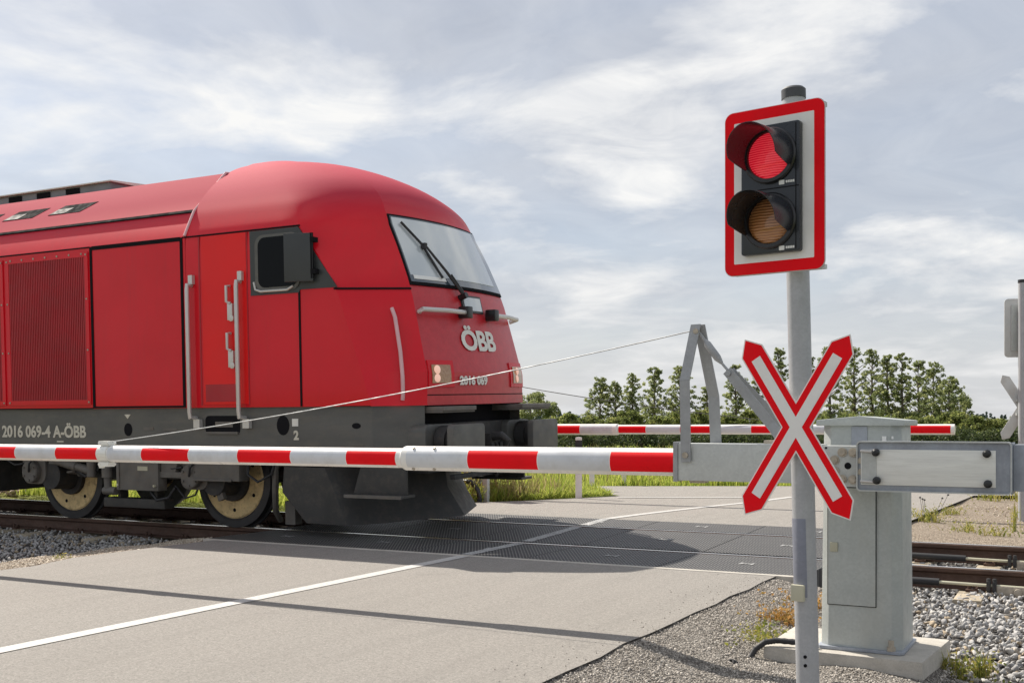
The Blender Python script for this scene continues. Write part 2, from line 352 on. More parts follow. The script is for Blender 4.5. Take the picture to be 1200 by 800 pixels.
# ------------------------------------------------------------------ mesh helpers
V = Vector
class MB:
    def __init__(s): s.v = []; s.f = []; s.m = []
    def add(s, vs, fs, m=0):
        o = len(s.v); s.v += [tuple(v) for v in vs]
        for f in fs: s.f.append(tuple(i + o for i in f)); s.m.append(m)
    def hexa(s, p, m=0):                     # 4 bottom, 4 top
        s.add(p, [(0, 3, 2, 1), (4, 5, 6, 7), (0, 1, 5, 4), (1, 2, 6, 5), (2, 3, 7, 6), (3, 0, 4, 7)], m)
    def box(s, c, d, m=0, ax=None):
        c = V(c); a = ax or (V((1, 0, 0)), V((0, 1, 0)), V((0, 0, 1)))
        u, v, w_ = (V(a[i]) * d[i] / 2 for i in range(3))
        s.hexa([c - u - v - w_, c + u - v - w_, c + u + v - w_, c - u + v - w_, c - u - v + w_, c + u - v + w_, c + u + v + w_, c - u + v + w_], m)
        return s
    def bx(s, x0, x1, y0, y1, z0, z1, m=0):
        return s.box(((x0 + x1) / 2, (y0 + y1) / 2, (z0 + z1) / 2), (abs(x1 - x0), abs(y1 - y0), abs(z1 - z0)), m)
    def prism(s, pts, off, m=0, side=None):
        n = len(pts); off = V(off); P = [V(p) for p in pts]
        s.add(P + [p + off for p in P], [], m); o = len(s.v) - 2 * n
        s.f.append(tuple(o + i for i in range(n))); s.m.append(m)
        s.f.append(tuple(o + n + i for i in reversed(range(n)))); s.m.append(m)
        for i in range(n):
            j = (i + 1) % n
            s.f.append((o + i, o + n + i, o + n + j, o + j)); s.m.append(m if side is None else side)
        return s
    def plate(s, c, u, v, poly, off, m=0, side=None):
        c, u, v = V(c), V(u), V(v)
        return s.prism([c + u * a + v * b for a, b in poly], off, m, side)
    def tube(s, p0, p1, r, r1=None, n=14, m=0, caps=True):
        return s.path([p0, p1], [r, r if r1 is None else r1], n, m, caps)
    def path(s, pts, r, n=8, m=0, caps=True):
        P = [V(p) for p in pts]; k = len(P)
        if isinstance(r, (int, float)): r = [r] * k
        o = len(s.v); up = None
        for i in range(k):
            d = (P[min(i + 1, k - 1)] - P[max(i - 1, 0)]).normalized()
            if up is None: up = d.orthogonal().normalized()
            up = (up - d * up.dot(d)).normalized(); q = d.cross(up)
            for j in range(n):
                a = 2 * math.pi * j / n
                s.v.append(tuple(P[i] + (up * math.cos(a) + q * math.sin(a)) * r[i]))
        for i in range(k - 1):
            for j in range(n):
                a, b = o + i * n + j, o + i * n + (j + 1) % n
                s.f.append((a, b, b + n, a + n)); s.m.append(m)
        if caps:
            s.f.append(tuple(o + j for j in reversed(range(n)))); s.m.append(m)
            s.f.append(tuple(o + (k - 1) * n + j for j in range(n))); s.m.append(m)
        return s
    def lathe(s, c, ax, prof, n=32, m=0, up=None, arc=None, closed=False):
        c, ax = V(c), V(ax).normalized()
        e1 = V(up) if up is not None else ax.orthogonal(); e1 = (e1 - ax * e1.dot(ax)).normalized(); e2 = ax.cross(e1)
        full = arc is None; a0, a1 = (0, 2 * math.pi) if full else arc
        cnt = n if full else n + 1; o = len(s.v); k = len(prof)
        for j in range(cnt):
            a = a0 + (a1 - a0) * j / n; dr = e1 * math.cos(a) + e2 * math.sin(a)
            for rr, tt in prof: s.v.append(tuple(c + dr * rr + ax * tt))
        for j in range(n):
            j2 = (j + 1) % cnt
            for i in range(k - 1 if not closed else k):
                i2 = (i + 1) % k
                s.f.append((o + j * k + i, o + j2 * k + i, o + j2 * k + i2, o + j * k + i2)); s.m.append(m)
        if closed and not full:
            s.f.append(tuple(o + i for i in range(k))); s.m.append(m)
            s.f.append(tuple(o + (cnt - 1) * k + i for i in reversed(range(k)))); s.m.append(m)
        return s
    def build(s, name, mats, parent=None, org=(0, 0, 0), bevel=0.0, seg=2, smooth=35, recalc=True):
        me = bpy.data.meshes.new(name); org = V(org)
        me.from_pydata([tuple(V(v) - org) for v in s.v], [], s.f)
        if isinstance(mats, str): mats = [mats]
        for q in mats: me.materials.append(MATS[q])
        me.polygons.foreach_set('material_index', s.m)
        bm = bmesh.new(); bm.from_mesh(me)
        bmesh.ops.remove_doubles(bm, verts=bm.verts, dist=1e-6)
        if recalc: bmesh.ops.recalc_face_normals(bm, faces=bm.faces)
        if bevel:
            es = [e for e in bm.edges if len(e.link_faces) == 2 and e.calc_face_angle(0) > R(30)]
            bmesh.ops.bevel(bm, geom=es, offset=bevel, segments=seg, profile=0.7, affect='EDGES', clamp_overlap=True)
        bm.to_mesh(me); bm.free()
        if smooth:
            me.polygons.foreach_set('use_smooth', [True] * len(me.polygons)); me.set_sharp_from_angle(angle=R(smooth))
        return link(name, me, parent)
def link(name, me, parent=None):
    o = bpy.data.objects.new(name, me); COL.objects.link(o)
    if parent is not None: o.parent = parent
    return o
def thing(name, label, cat, loc=(0, 0, 0), group=None):
    o = bpy.data.objects.new(name, None); COL.objects.link(o); o.location = loc
    o.empty_display_size = 0.2
    return tag(o, label, cat, group)
def tag(o, label, cat, group=None, kind=None):
    if label: o['label'] = label
    if cat: o['category'] = cat
    if group: o['group'] = group
    if kind: o['kind'] = kind
    return o
def struct(o): o['kind'] = 'structure'; return o
def stuff(o, label, cat): return tag(o, label, cat, kind='stuff')
def rrect(w_, h, r, n=5, cx=0, cy=0):
    P = []
    for sx, sy, a0 in ((1, 1, 0), (-1, 1, 90), (-1, -1, 180), (1, -1, 270)):
        for i in range(n + 1):
            a = R(a0 + 90 * i / n)
            P.append((cx + sx * (w_ / 2 - r) + r * math.cos(a), cy + sy * (h / 2 - r) + r * math.sin(a)))
    return P
def circ(r, n=16, cx=0, cy=0): return [(cx + r * math.cos(2 * math.pi * i / n), cy + r * math.sin(2 * math.pi * i / n)) for i in range(n)]
def text_mesh(body, size, bold=0.0, extrude=0.004, sx=1.0, spacing=1.0):
    cu = bpy.data.curves.new('lettering_curve', 'FONT'); cu.body = body; cu.size = size; cu.offset = bold; cu.extrude = extrude
    cu.align_x = 'CENTER'; cu.align_y = 'CENTER'; cu.space_character = spacing; cu.resolution_u = 4
    o = bpy.data.objects.new('lettering_curve', cu); COL.objects.link(o)
    dg = bpy.context.evaluated_depsgraph_get(); dg.update()
    me = bpy.data.meshes.new_from_object(o.evaluated_get(dg))
    bpy.data.objects.remove(o); 
    for v in me.vertices: v.co.x *= sx
    me.materials.clear()
    return me
def text_on(name, me, mat, fn, parent):      # fn(x, y, depth) -> point
    for v in me.vertices: v.co = fn(v.co.x, v.co.y, v.co.z)
    me.materials.append(MATS[mat])
    return link(name, me, parent)
def copy_tree(o, parent=None):
    c = o.copy(); COL.objects.link(c)
    if parent is not None: c.parent = parent
    for ch in list(o.children): copy_tree(ch, c)
    return c

def np_mesh(name, co, faces, mat, rnd=None, parent=None, smooth=False):
    me = bpy.data.meshes.new(name); k = faces.shape[1]
    me.vertices.add(len(co)); me.vertices.foreach_set('co', np.ascontiguousarray(co, dtype=np.float32).ravel())
    me.loops.add(faces.size); me.loops.foreach_set('vertex_index', np.ascontiguousarray(faces, dtype=np.int32).ravel())
    me.polygons.add(len(faces)); me.polygons.foreach_set('loop_start', np.arange(0, faces.size, k, dtype=np.int32))
    me.update(calc_edges=True); me.validate()
    if rnd is not None:
        a = me.attributes.new('rnd', 'FLOAT', 'POINT'); a.data.foreach_set('value', rnd.astype(np.float32))
    me.materials.append(MATS[mat])
    if smooth: me.polygons.foreach_set('use_smooth', [True] * len(me.polygons))
    return link(name, me, parent)

def ico(sub):
    bm = bmesh.new(); bmesh.ops.create_icosphere(bm, subdivisions=sub, radius=1)
    v = np.array([x.co[:] for x in bm.verts]); f = np.array([[q.index for q in p.verts] for p in bm.faces]); bm.free()
    return v, f
def rand_rot(n, r=None):
    q = rng.normal(size=(n, 4)); q /= np.linalg.norm(q, axis=1)[:, None]
    a, b, c, d = q.T
    return np.stack([np.stack([1 - 2 * (c * c + d * d), 2 * (b * c - a * d), 2 * (b * d + a * c)], -1),
                     np.stack([2 * (b * c + a * d), 1 - 2 * (b * b + d * d), 2 * (c * d - a * b)], -1),
                     np.stack([2 * (b * d - a * c), 2 * (c * d + a * b), 1 - 2 * (b * b + c * c)], -1)], 1)
def stones(name, pos, size, mat, sub=1, flat=0.75, rough=0.28):
    """one mesh of many separate angular stones lying at pos"""
    bv, bf = ico(sub); n = len(pos); K = 14
    var = []
    for k in range(K):
        x = bv.copy()
        for _ in range(11):                      # chop with random planes -> broken faces
            d = rng.normal(size=3); d /= np.linalg.norm(d); h = rng.uniform(0.28, 0.70)
            s_ = x @ d; over = s_ > h; x[over] -= np.outer(s_[over] - h, d)
        var.append(x * (1 + rng.normal(size=(len(x), 1)) * 0.03))
    var = np.array(var)[rng.integers(0, K, n)]
    sc = size[:, None] * np.stack([rng.uniform(0.75, 1.25, n), rng.uniform(0.65, 1.05, n), rng.uniform(0.5, 0.9, n) * flat / 0.75], 1)
    co = np.einsum('nij,nvj->nvi', rand_rot(n), var * sc[:, None, :]) + pos[:, None, :]
    f = (bf[None] + (np.arange(n) * len(bv))[:, None, None]).reshape(-1, 3)
    return np_mesh(name, co.reshape(-1, 3), f, mat, np.repeat(rng.random(n), len(bv)))
def blades(name, pos, h, lean, width, mat, parent=None, seg=3, rnd=None):
    n = len(pos); a = rng.uniform(0, 2 * np.pi, n); side = np.stack([np.cos(a), np.sin(a), 0 * a], 1)
    b = rng.uniform(0, 2 * np.pi, n); ln = np.stack([np.cos(b), np.sin(b), 0 * b], 1) * (rng.uniform(0.2, 1, n) * lean)[:, None]
    P = []
    for i in range(seg + 1):
        q = i / seg; c = pos + np.array([0, 0, 1.0]) * (h * q * (1 - 0.25 * q * lean / max(h.mean(), 1e-3)))[:, None] + ln * q * q
        wv_ = (width * (1 - q) ** 0.6 * 0.5 + 0.0008)[:, None] if hasattr(width, '__len__') else width * (1 - q) ** 0.6 * 0.5 + 0.0008
        P += [c - side * wv_, c + side * wv_]
    co = np.stack(P, 1); m = 2 * (seg + 1)
    bf = np.array([[2 * i, 2 * i + 1, 2 * i + 3, 2 * i + 2] for i in range(seg)])
    f = (bf[None] + (np.arange(n) * m)[:, None, None]).reshape(-1, 4)
    return np_mesh(name, co.reshape(-1, 3), f, mat, np.repeat(rng.random(n) if rnd is None else rnd, m), parent)
def leaf_cards(name, pos, size, mat, parent=None, rnd=None, up=0.3):
    n = len(pos); nr = rng.normal(size=(n, 3)) + np.array([0, 0, up]); nr /= np.linalg.norm(nr, axis=1)[:, None]
    t1 = np.cross(nr, rng.normal(size=(n, 3))); t1 /= np.linalg.norm(t1, axis=1)[:, None]; t2 = np.cross(nr, t1)
    s_ = size[:, None]
    co = np.stack([pos - t1 * s_ * 0.6, pos - t2 * s_ * 0.38, pos + t1 * s_ * 0.6, pos + t2 * s_ * 0.38], 1).reshape(-1, 3)
    f = np.arange(4 * n).reshape(-1, 4)
    return np_mesh(name, co, f, mat, np.repeat(rng.random(n) if rnd is None else rnd, 4), parent)
# ------------------------------------------------------------------ setting: ground, road, gravel
def zr(Y):
    if Y < 10.03: return 0.0
    if Y < 12.3: return (Y - 10.03) * 0.031
    return 0.0704 * max(0.0, 1 - (Y - 12.3) / 4.7)
def sheet(name, pts, mat, z=None):
    me = bpy.data.meshes.new(name)
    me.from_pydata([p if len(p) == 3 else (p[0], p[1], z) for p in pts], [], [tuple(range(len(pts)))])
    me.materials.append(MATS[mat]); bm = bmesh.new(); bm.from_mesh(me)
    for f in bm.faces:
        if f.normal.z < 0: f.normal_flip()
    bm.to_mesh(me); bm.free()
    return struct(link(name, me))
def grid_sheet(name, xs, ys, zf, mat):
    vs = [(x, y, zf(x, y)) for y in ys for x in xs]; n = len(xs)
    fs = [(j * n + i, j * n + i + 1, (j + 1) * n + i + 1, (j + 1) * n + i) for j in range(len(ys) - 1) for i in range(n - 1)]
    me = bpy.data.meshes.new(name); me.from_pydata(vs, [], fs); me.materials.append(MATS[mat])
    me.polygons.foreach_set('use_smooth', [True] * len(fs))
    return struct(link(name, me))
sheet('ground', [(-3000, -60, -0.6), (3000, -60, -0.6), (3000, 3000, -0.6), (-3000, 3000, -0.6)], 'field')
sheet('field', [(*cr(-10.07, 21.6), -0.045), (*cr(2500, 21.6), -0.045), (*cr(2500, 2600), -0.045), (-3000, 3000, -0.045), (-3000, 14.3, -0.045)], 'field')

# near road with a broken right edge and real edge thickness
b = MB()
edge = []
for i in range(60):
    Y = -14 + i * (22.78 / 59)
    edge.append((-2.335 + 0.012 * math.sin(Y * 7.3) + rng.normal() * 0.008, Y, 0))
left = []
for i in range(40):
    Y = 8.78 - i * (22.78 / 39)
    left.append((-8.22 + 0.02 * math.sin(Y * 3.1) + rng.normal() * 0.015 + (0.16 if Y < 7 else 0), Y, 0))
b.prism(edge + left, (0, 0, -0.12), 0, 1)
struct(b.build('road', ['asphalt', 'ballast_bed'], smooth=0))
# far road, falling away from the canted track, and the side road it meets
ys = [12.31, 12.8, 13.5, 14.3, 15.2, 16.0, 17.0]
b = MB()
lf = {12.31: -8.35, 12.8: -8.36, 13.5: -8.37, 14.3: -8.36, 15.2: -7.98, 16.0: -7.74, 17.0: -7.42}
for y0, y1 in zip(ys, ys[1:]):
    b.add([(lf[y0], y0, zr(y0)), (-2.11, y0, zr(y0)), (-2.11, y1, zr(y1)), (lf[y1], y1, zr(y1))], [(0, 1, 2, 3)])
struct(b.build('far_road', 'asphalt', smooth=60, recalc=False))
tip = (-7.25, 17.40)
sheet('side_road', [(lf[17.0], 17.0), (-2.11, 17.0), (-2.02, 20.3), cr(60, 18.95), cr(60, 21.75), cr(-8, 21.75), cr(-8, 20.5), cr(0.3, 20.1), cr(1.5, 19.2), tip], 'asphalt', 0.0)

# painted lines
def strip(name, pts, wd, mat, dz, zf=zr):
    b = MB(); n = len(pts)
    for i in range(n - 1):
        p, q = V((*pts[i], 0)), V((*pts[i + 1], 0)); s = (q - p).cross(V((0, 0, 1))).normalized() * wd / 2
        P = [p + s, q + s, q - s, p - s]
        b.add([(a.x, a.y, zf(a.y) + dz) for a in P], [(0, 1, 2, 3)])
    return struct(b.build(name, mat, smooth=0, recalc=False))
strip('centre_line_marking', [(-5.19, y) for y in np.linspace(-14, 8.77, 24)], 0.125, 'line_paint', 0.004)
strip('far_centre_line_marking', [(-5.30, 12.33), (-5.28, 12.8), (-5.24, 13.5), (-5.17, 14.3), (-5.08, 15.2), (-4.98, 16.0), (-4.84, 17.0), (-4.62, 18.5)], 0.125, 'line_paint', 0.005)
strip('edge_line_marking', [cr(1.72, 18.28), cr(2.8, 18.28), cr(3.95, 18.28)], 0.14, 'line_paint', 0.007)

# gravel shoulder right of the near road, ballast bed, tan gravel left of it and behind the far road
def zs(x, y):
    k = min(1, max(0, (x + 2.36) / 0.62)); r_ = 0.35 * max(min(1, max(0, (x + 0.80) / 0.25)) * min(1, max(0, (y - 5.6) / 0.5)), min(1, max(0, (x + 1.62) / 0.25)) * min(1, max(0, (y - 7.05) / 0.3))); return -0.006 - 0.125 * k - 0.04 * min(1, max(0, (x + 1.2) / 0.8)) - r_ + (0.2 + 0.8 * k) * 0.010 * math.sin(x * 9 + y * 5)
grid_sheet('gravel_shoulder', np.linspace(-2.37, 3.5, 40), np.linspace(-8, 8.86, 60), zs, 'shoulder_gravel')
def zb(x, y):
    k = max(0, 9.0 - y) if y < 9 else max(0, y - 12.9)
    c = min(max(y, 9.0), 12.9)
    z = -0.20 + (c - 10.03) * 0.031 - 0.018 * k
    if 10.1 < y < 11.5: z -= 0.02
    return z + 0.012 * math.sin(x * 5.1 + y * 3.7)
def bed(name, x0, x1, n): return grid_sheet(name, np.linspace(x0, x1, n), np.linspace(6.0, 14.2, 44), lambda x, y: zb(x, y) - 0.02, 'ballast_bed')
bed('ballast_bed', -60, -8.35, 90); bed('ballast_bed', -2.15, 40, 80)
def zt(x, y): return -0.02 - 0.16 * min(1, max(0, (-8.2 - x) / 1.6)) + 0.01 * math.sin(x * 4 + y * 6)
grid_sheet('gravel_verge', np.linspace(-16, -8.10, 40), np.linspace(-8, 9.78, 60), lambda x, y: zt(x, y) - 0.012 - (0.12 * min(1, max(0, (-9.5 - x) / 0.3)) if y > 7.2 else 0), 'tan_gravel')
grid_sheet('far_gravel', np.linspace(-2.13, 9, 36), np.linspace(11.95, 21.0, 44), lambda x, y: -0.03 - 0.03 * min(1, max(0, (x + 2.1) / 1.0)) + 0.012 * math.sin(x * 3 + y * 2.3) - 0.09 * min(1, max(0, (13.0 - y) / 1.0)) + 0.03 * min(1, max(0, (15.5 - y) / 1.5)), 'tan_gravel')
grid_sheet('far_verge', np.linspace(-70, -8.38, 60), np.linspace(12.55, 19, 24), lambda x, y: -0.03 + 0.02 * math.sin(x + y * 2) - 0.10 * min(1, max(0, (13.3 - y) / 0.7)), 'field')
sheet('verge_corner', [(-8.38, 14.2), (-7.95, 15.2), (-7.72, 16.0), (-7.40, 17.0), tip, cr(1.5, 19.2), cr(0.3, 20.1), cr(-8, 20.5), (-15.5, 14.2)], 'field', 0.012)

# loose stones
def in_view(p, m=60):
    d = p[:, 1] * CT - p[:, 0] * ST; r = p[:, 0] * CT + p[:, 1] * ST
    u = 600 + 1310 * r / d; v = 497 - 1310 * (p[:, 2] - 1.2) / d
    return (u > -m) & (u < 1200 + m * 4) & (v < 800 + m) & (d > 0.5)
def lay(n, x0, x1, y0, y1, zf, keep=None):
    x = rng.uniform(x0, x1, n); y = rng.uniform(y0, y1, n)
    z = np.array([zf(a, b_) for a, b_ in zip(x, y)])
    p = np.stack([x, y, z], 1); k = in_view(p)
    if keep is not None: k &= keep(x, y)
    return p[k]
def off_rails(x, y): return (np.abs(y - 10.03) > 0.085) & (np.abs(y - 11.537) > 0.085)
SLAB = (-1.78, -0.80, 6.22, 7.10)
def keep_r(x, y): return (y < 12.1) & off_rails(x, y) & (y > 5.95 + 1.75 * np.clip(-1.5 - x, 0, 1)) & ~((x < SLAB[1]) & (y < SLAB[3]))
p = lay(20000, -1.95, 2.2, 5.9, 13.2, zb, keep_r); sz = 0.016 + 0.024 * rng.random(len(p)) ** 1.4; p[:, 2] += rng.uniform(-0.01, 0.03, len(p))
stuff(stones('ballast_gravel', p, sz, 'ballast_stone', 2), 'coarse grey crushed ballast stones beside the cabinet and rails', 'gravel')
p = lay(14000, -15.5, -8.45, 7.2, 12.75, zb, lambda x, y: off_rails(x, y) & ((y > 7.6) | (x < -9.0)) & ((x < -9.55 - 0.12 * np.sin(y * 3)) | ((y > 9.75) & (x < -8.5))))
sz = rng.uniform(0.019, 0.040, len(p)); p[:, 2] += rng.uniform(-0.01, 0.03, len(p))
stuff(stones('ballast_gravel', p, sz, 'ballast_stone', 1), 'coarse grey ballast stones in the shade under the red locomotive', 'gravel')
p = lay(52000, -2.33, -0.7, 3.6, 8.84, zs, lambda x, y: ~((x > SLAB[0]) & (x < SLAB[1]) & (y > SLAB[2]) & (y < SLAB[3])) & ~((x > -1.5) & (y > 7.15)) & (y < 8.8 - 0.9 * np.clip(x + 1.9, 0, 2)))
sz = 0.005 + 0.009 * rng.random(len(p)) ** 2.2
stuff(stones('fine_gravel', p, sz, 'pebble_stone', 1), 'fine grey brown pebbles of the shoulder between road edge and concrete base', 'gravel')
p = lay(26000, -11.0, -8.06, 4.6, 9.8, zt, lambda x, y: ((x > -9.75) | (y < 7.4)) & (x < -8.14 - rng.random(len(x)) ** 3 * -0.10))
sz = 0.007 + 0.014 * rng.random(len(p)) ** 2
stuff(stones('tan_pebbles', p, sz, 'tan_stone', 1), 'strip of tan pebbles between the grey ballast and the left road edge', 'gravel')
p = lay(6500, -2.08, 4.5, 11.9, 19.0, lambda x, y: -0.045 - 0.08 * min(1, max(0, (13.0 - y) / 1.0)), None)
sz = rng.uniform(0.008, 0.022, len(p))
stuff(stones('tan_pebbles', p, sz, 'tan_stone', 1), 'tan pebbles with weeds behind the tracks on the right', 'gravel')
p = np.stack([rng.uniform(-19.5, -16.6, 420), rng.uniform(12.9, 14.3, 420), rng.uniform(-0.05, 0.34, 420)], 1); p[:, 2] *= np.clip(1 - np.abs(p[:, 1] - 13.6) / 0.8, 0, 1)
stuff(stones('rubble', p, rng.uniform(0.05, 0.12, len(p)), 'tan_stone', 1), 'low heap of tan rubble seen under the locomotive on the left', 'rubble')

# grit and tyre-thrown pebbles on the road edge
p = lay(700, -2.9, -2.33, 3.8, 8.7, lambda x, y: 0.003, lambda x, y: rng.random(len(x)) < ((x + 2.9) / 0.57) ** 2)
stuff(stones('road_grit', p, rng.uniform(0.003, 0.007, len(p)), 'pebble_stone', 1), 'small loose pebbles strewn along the right asphalt edge', 'gravel')

# ------------------------------------------------------------------ track
RP = [(-0.075, -0.172), (0.075, -0.172), (0.075, -0.160), (0.02, -0.145), (0.0085, -0.12), (0.0085, -0.055), (0.034, -0.038), (0.036, -0.010), (0.028, 0.0), (-0.028, 0.0), (-0.036, -0.010), (-0.034, -0.038), (-0.0085, -0.055), (-0.0085, -0.12), (-0.02, -0.145), (-0.075, -0.160)]
def rail(Y, label):
    z = zr(Y); o = thing('rail', label, 'rail', (-2, Y, z), 'rails of the track')
    b = MB(); b.prism([(-70, Y + a, z + q) for a, q in RP], (115, 0, 0)); b.build('rail_web', 'rust_rail', o, (-2, Y, z), smooth=40)
    b = MB(); b.bx(-70, 45, Y - 0.026, Y + 0.026, z - 0.004, z + 0.003); b.build('rail_head', 'rail_top', o, (-2, Y, z), smooth=0)
    return o
rail(10.03, 'nearer brown steel rail with a bright worn top')
rail(11.537, 'farther brown steel rail with a bright worn top')
def sleeper():
    o = thing('sleeper', 'weathered concrete sleeper lying under the rails', 'sleeper', (0, 10.78, 0), 'concrete sleepers under the rails')
    b = MB(); q = [(-0.13, -0.30), (0.13, -0.30), (0.105, -0.178), (-0.105, -0.178)]
    b.prism([(x, -1.25, z) for x, z in q], (0, 2.5, 0)); b.build('sleeper_beam', 'old_sleeper', o, bevel=0.015)
    for Y in (-0.753, 0.753):
        for s in (-1, 1):
            c = MB(); c.bx(-0.05, 0.05, Y + s * 0.075, Y + s * 0.14, -0.176, -0.155); c.tube((-0.02, Y + s * 0.10, -0.156), (-0.02, Y + s * 0.10, -0.11), 0.016, n=8)
            c.path([(0.03, Y + s * 0.13, -0.15), (0.05, Y + s * 0.10, -0.125), (0.03, Y + s * 0.06, -0.142)], 0.009, 6)
            c.build('rail_clip', 'rust_rail', o)
    o.rotation_euler.x = 0.031; o.location.z = 0.0235
    return o
s0 = sleeper(); xs = [-14.55 + 0.6 * i for i in range(10)] + [-1.62 + 0.62 * i for i in range(5)]
lab = {-1.62: 'weathered concrete sleeper partly hidden behind the grey cabinet', }
for i, x in enumerate(xs):
    o = s0 if i == 0 else copy_tree(s0)
    o.location.x = x
    o['label'] = 'concrete sleeper end under the locomotive beside grey ballast' if x < -8 else 'pale weathered concrete sleeper under the rails right of the cabinet'

# tension rods along the rails right of the crossing
def tie_rod(Y, x0, label):
    z = zr(Y) - 0.11; o = thing('tension_rod', label, 'rod', (x0, Y, z), 'tension rods at the crossing panels')
    b = MB(); b.tube((x0 - 0.5, Y, z + 0.005), (x0 + 0.22, Y, z), 0.030, n=14); b.build('rubber_sleeve', 'black_rubber', o, (x0, Y, z))
    b = MB(); b.tube((x0 + 0.22, Y, z), (x0 + 1.9, Y, z - 0.02), 0.013, n=10); b.build('rod', 'tan_cover', o, (x0, Y, z))
    b = MB()
    for k in (0, 1): b.tube((x0 + 0.60 + k * 0.045, Y - 0.015, z + 0.055), (x0 + 0.60 + k * 0.045, Y - 0.015, z - 0.06), 0.016, n=8); b.box((x0 + 0.60 + k * 0.045, Y, z - 0.005), (0.03, 0.075, 0.075))
    b.build('rod_clamp', 'bogie_dark', o, (x0, Y, z), bevel=0.004)
    b = MB(); b.box((x0 + 0.83, Y - 0.01, z - 0.045), (0.34, 0.018, 0.085))
    for k in (0.02, 0.15): b.tube((x0 + 0.80 + k, Y - 0.012, z - 0.045), (x0 + 0.80 + k, Y - 0.05, z - 0.045), 0.030, n=12)
    b.build('end_plate', 'steel_bolt', o, (x0, Y, z), bevel=0.004)
tie_rod(9.88, -1.47, 'black sleeved tension rod in front of the nearer rail')
tie_rod(11.36, -1.42, 'black sleeved tension rod between the two rails')
# zinc deflector sheet between the rails
o = thing('deflector_plate', 'sloped zinc deflector sheet between the rails by the cabinet', 'deflector', (-1.75, 10.75, -0.1))
b = MB(); b.prism([(-2.1, 10.3, -0.02), (-2.1, 11.2, 0.0), (-1.50, 11.2, -0.17), (-1.50, 10.3, -0.19)], (0, 0, -0.012)); b.build('sheet', 'galvanised', o, (-1.75, 10.75, -0.1), smooth=0)
b = MB()
for y in (10.45, 10.75, 11.05): b.tube((-1.70, y, -0.12), (-1.68, y, -0.09), 0.02, n=8)
b.build('screws', 'steel_bolt', o, (-1.75, 10.75, -0.1))

# rubber crossing panels, three rows of five; each panel carries its own piece of the worn centre line and an embossed mark
rows = [('near', 8.862, 9.962, 'outer near rubber panel'), ('mid', 10.125, 11.455, 'middle rubber panel between the rails'), ('far', 11.605, 12.30, 'outer far rubber panel')]
PX = [-8.38 + 1.252 * i for i in range(6)]
where = ['under the locomotive bogie', 'under the snow plough', 'crossed by the white centre line', 'in the shadow right of the centre line', 'at the right end beside the gravel']
for rn, y0, y1, rl in rows:
    for i in range(5):
        x0, x1 = PX[i] + 0.004, PX[i + 1] - 0.004
        o = thing('crossing_mat', 'dark ' + rl + ' ' + where[i], 'crossing panel', (x0, y0, zr(y0)), 'rubber crossing panels')
        b = MB(); T_ = lambda x, y, dz: (x, y, zr(y) + dz)
        b.hexa([T_(x0, y0, -0.16), T_(x1, y0, -0.16), T_(x1, y1, -0.16), T_(x0, y1, -0.16), T_(x0, y0, 0.002), T_(x1, y0, 0.002), T_(x1, y1, 0.002), T_(x0, y1, 0.002)])
        b.build('rubber_slab', 'rubber_panel', o, (x0, y0, zr(y0)), bevel=0.008, smooth=0)
        cx, cy = (x0 + x1) / 2, (y0 + y1) / 2
        b = MB()
        for dx in (-0.05, 0.05): b.add([T_(cx + dx - 0.012, cy - 0.055, 0.006), T_(cx + dx + 0.012, cy - 0.055, 0.006), T_(cx + dx + 0.012, cy + 0.055, 0.006), T_(cx + dx - 0.012, cy + 0.055, 0.006)], [(0, 1, 2, 3)])
        b.add([T_(cx - 0.05, cy - 0.012, 0.0065), T_(cx + 0.05, cy - 0.012, 0.0065), T_(cx + 0.05, cy + 0.012, 0.0065), T_(cx - 0.05, cy + 0.012, 0.0065)], [(0, 1, 2, 3)])
        b.build('embossed_mark', 'worn_paint', o, (x0, y0, zr(y0)), smooth=0)
        if i == 2:
            la, lb = (-5.22, -5.24) if rn == 'near' else (-5.25, -5.28) if rn == 'mid' else (-5.28, -5.30)
            b = MB(); b.add([T_(la - 0.06, y0 + 0.01, 0.005), T_(la + 0.06, y0 + 0.01, 0.005), T_(lb + 0.06, y1 - 0.01, 0.005), T_(lb - 0.06, y1 - 0.01, 0.005)], [(0, 1, 2, 3)])
            b.build('worn_line_marking', 'worn_paint', o, (x0, y0, zr(y0)), smooth=0)
b = MB(); b.bx(-8.36, -2.12, 8.783, 8.858, -0.16, 0.004); struct(b.build('kerb_strip', 'concrete', bevel=0.006))
o = thing('end_wedge', 'black rubber end wedge beside the far rail by the cabinet', 'wedge', (-2.1, 11.9, 0.0))
b = MB(); b.prism([(-2.11, 11.62, -0.14), (-2.11, 11.62, 0.05), (-1.62, 11.62, -0.14)], (0, 0.62, 0.02)); b.build('wedge_body', 'black_rubber', o, (-2.1, 11.9, 0.0), bevel=0.01)
# ------------------------------------------------------------------ locomotive (X along the track, y from the track centre, z above the rails)
LO = (-15, 0, 0)
loco = thing('locomotive', 'red diesel locomotive with dark grey underframe rushing over the crossing', 'locomotive', (-15, 10.783, 0.0235))
loco.rotation_euler.x = 0.031
def LB(mb, name, mats, parent=loco, **k): return mb.build(name, mats, parent, LO, **k)
HW = 1.435
# body behind the cab
pr = [(-HW, 1.405), (-HW, 3.31), (-1.28, 3.60), (-0.75, 4.12), (-0.45, 4.15), (0, 4.16)]
pr = pr + [(-y, z) for y, z in reversed(pr[:-1])]
b = MB(); b.prism([(-25.0, y, z) for y, z in pr], (15.93, 0, 0)); body = LB(b, 'body', 'loco_red', smooth=20)
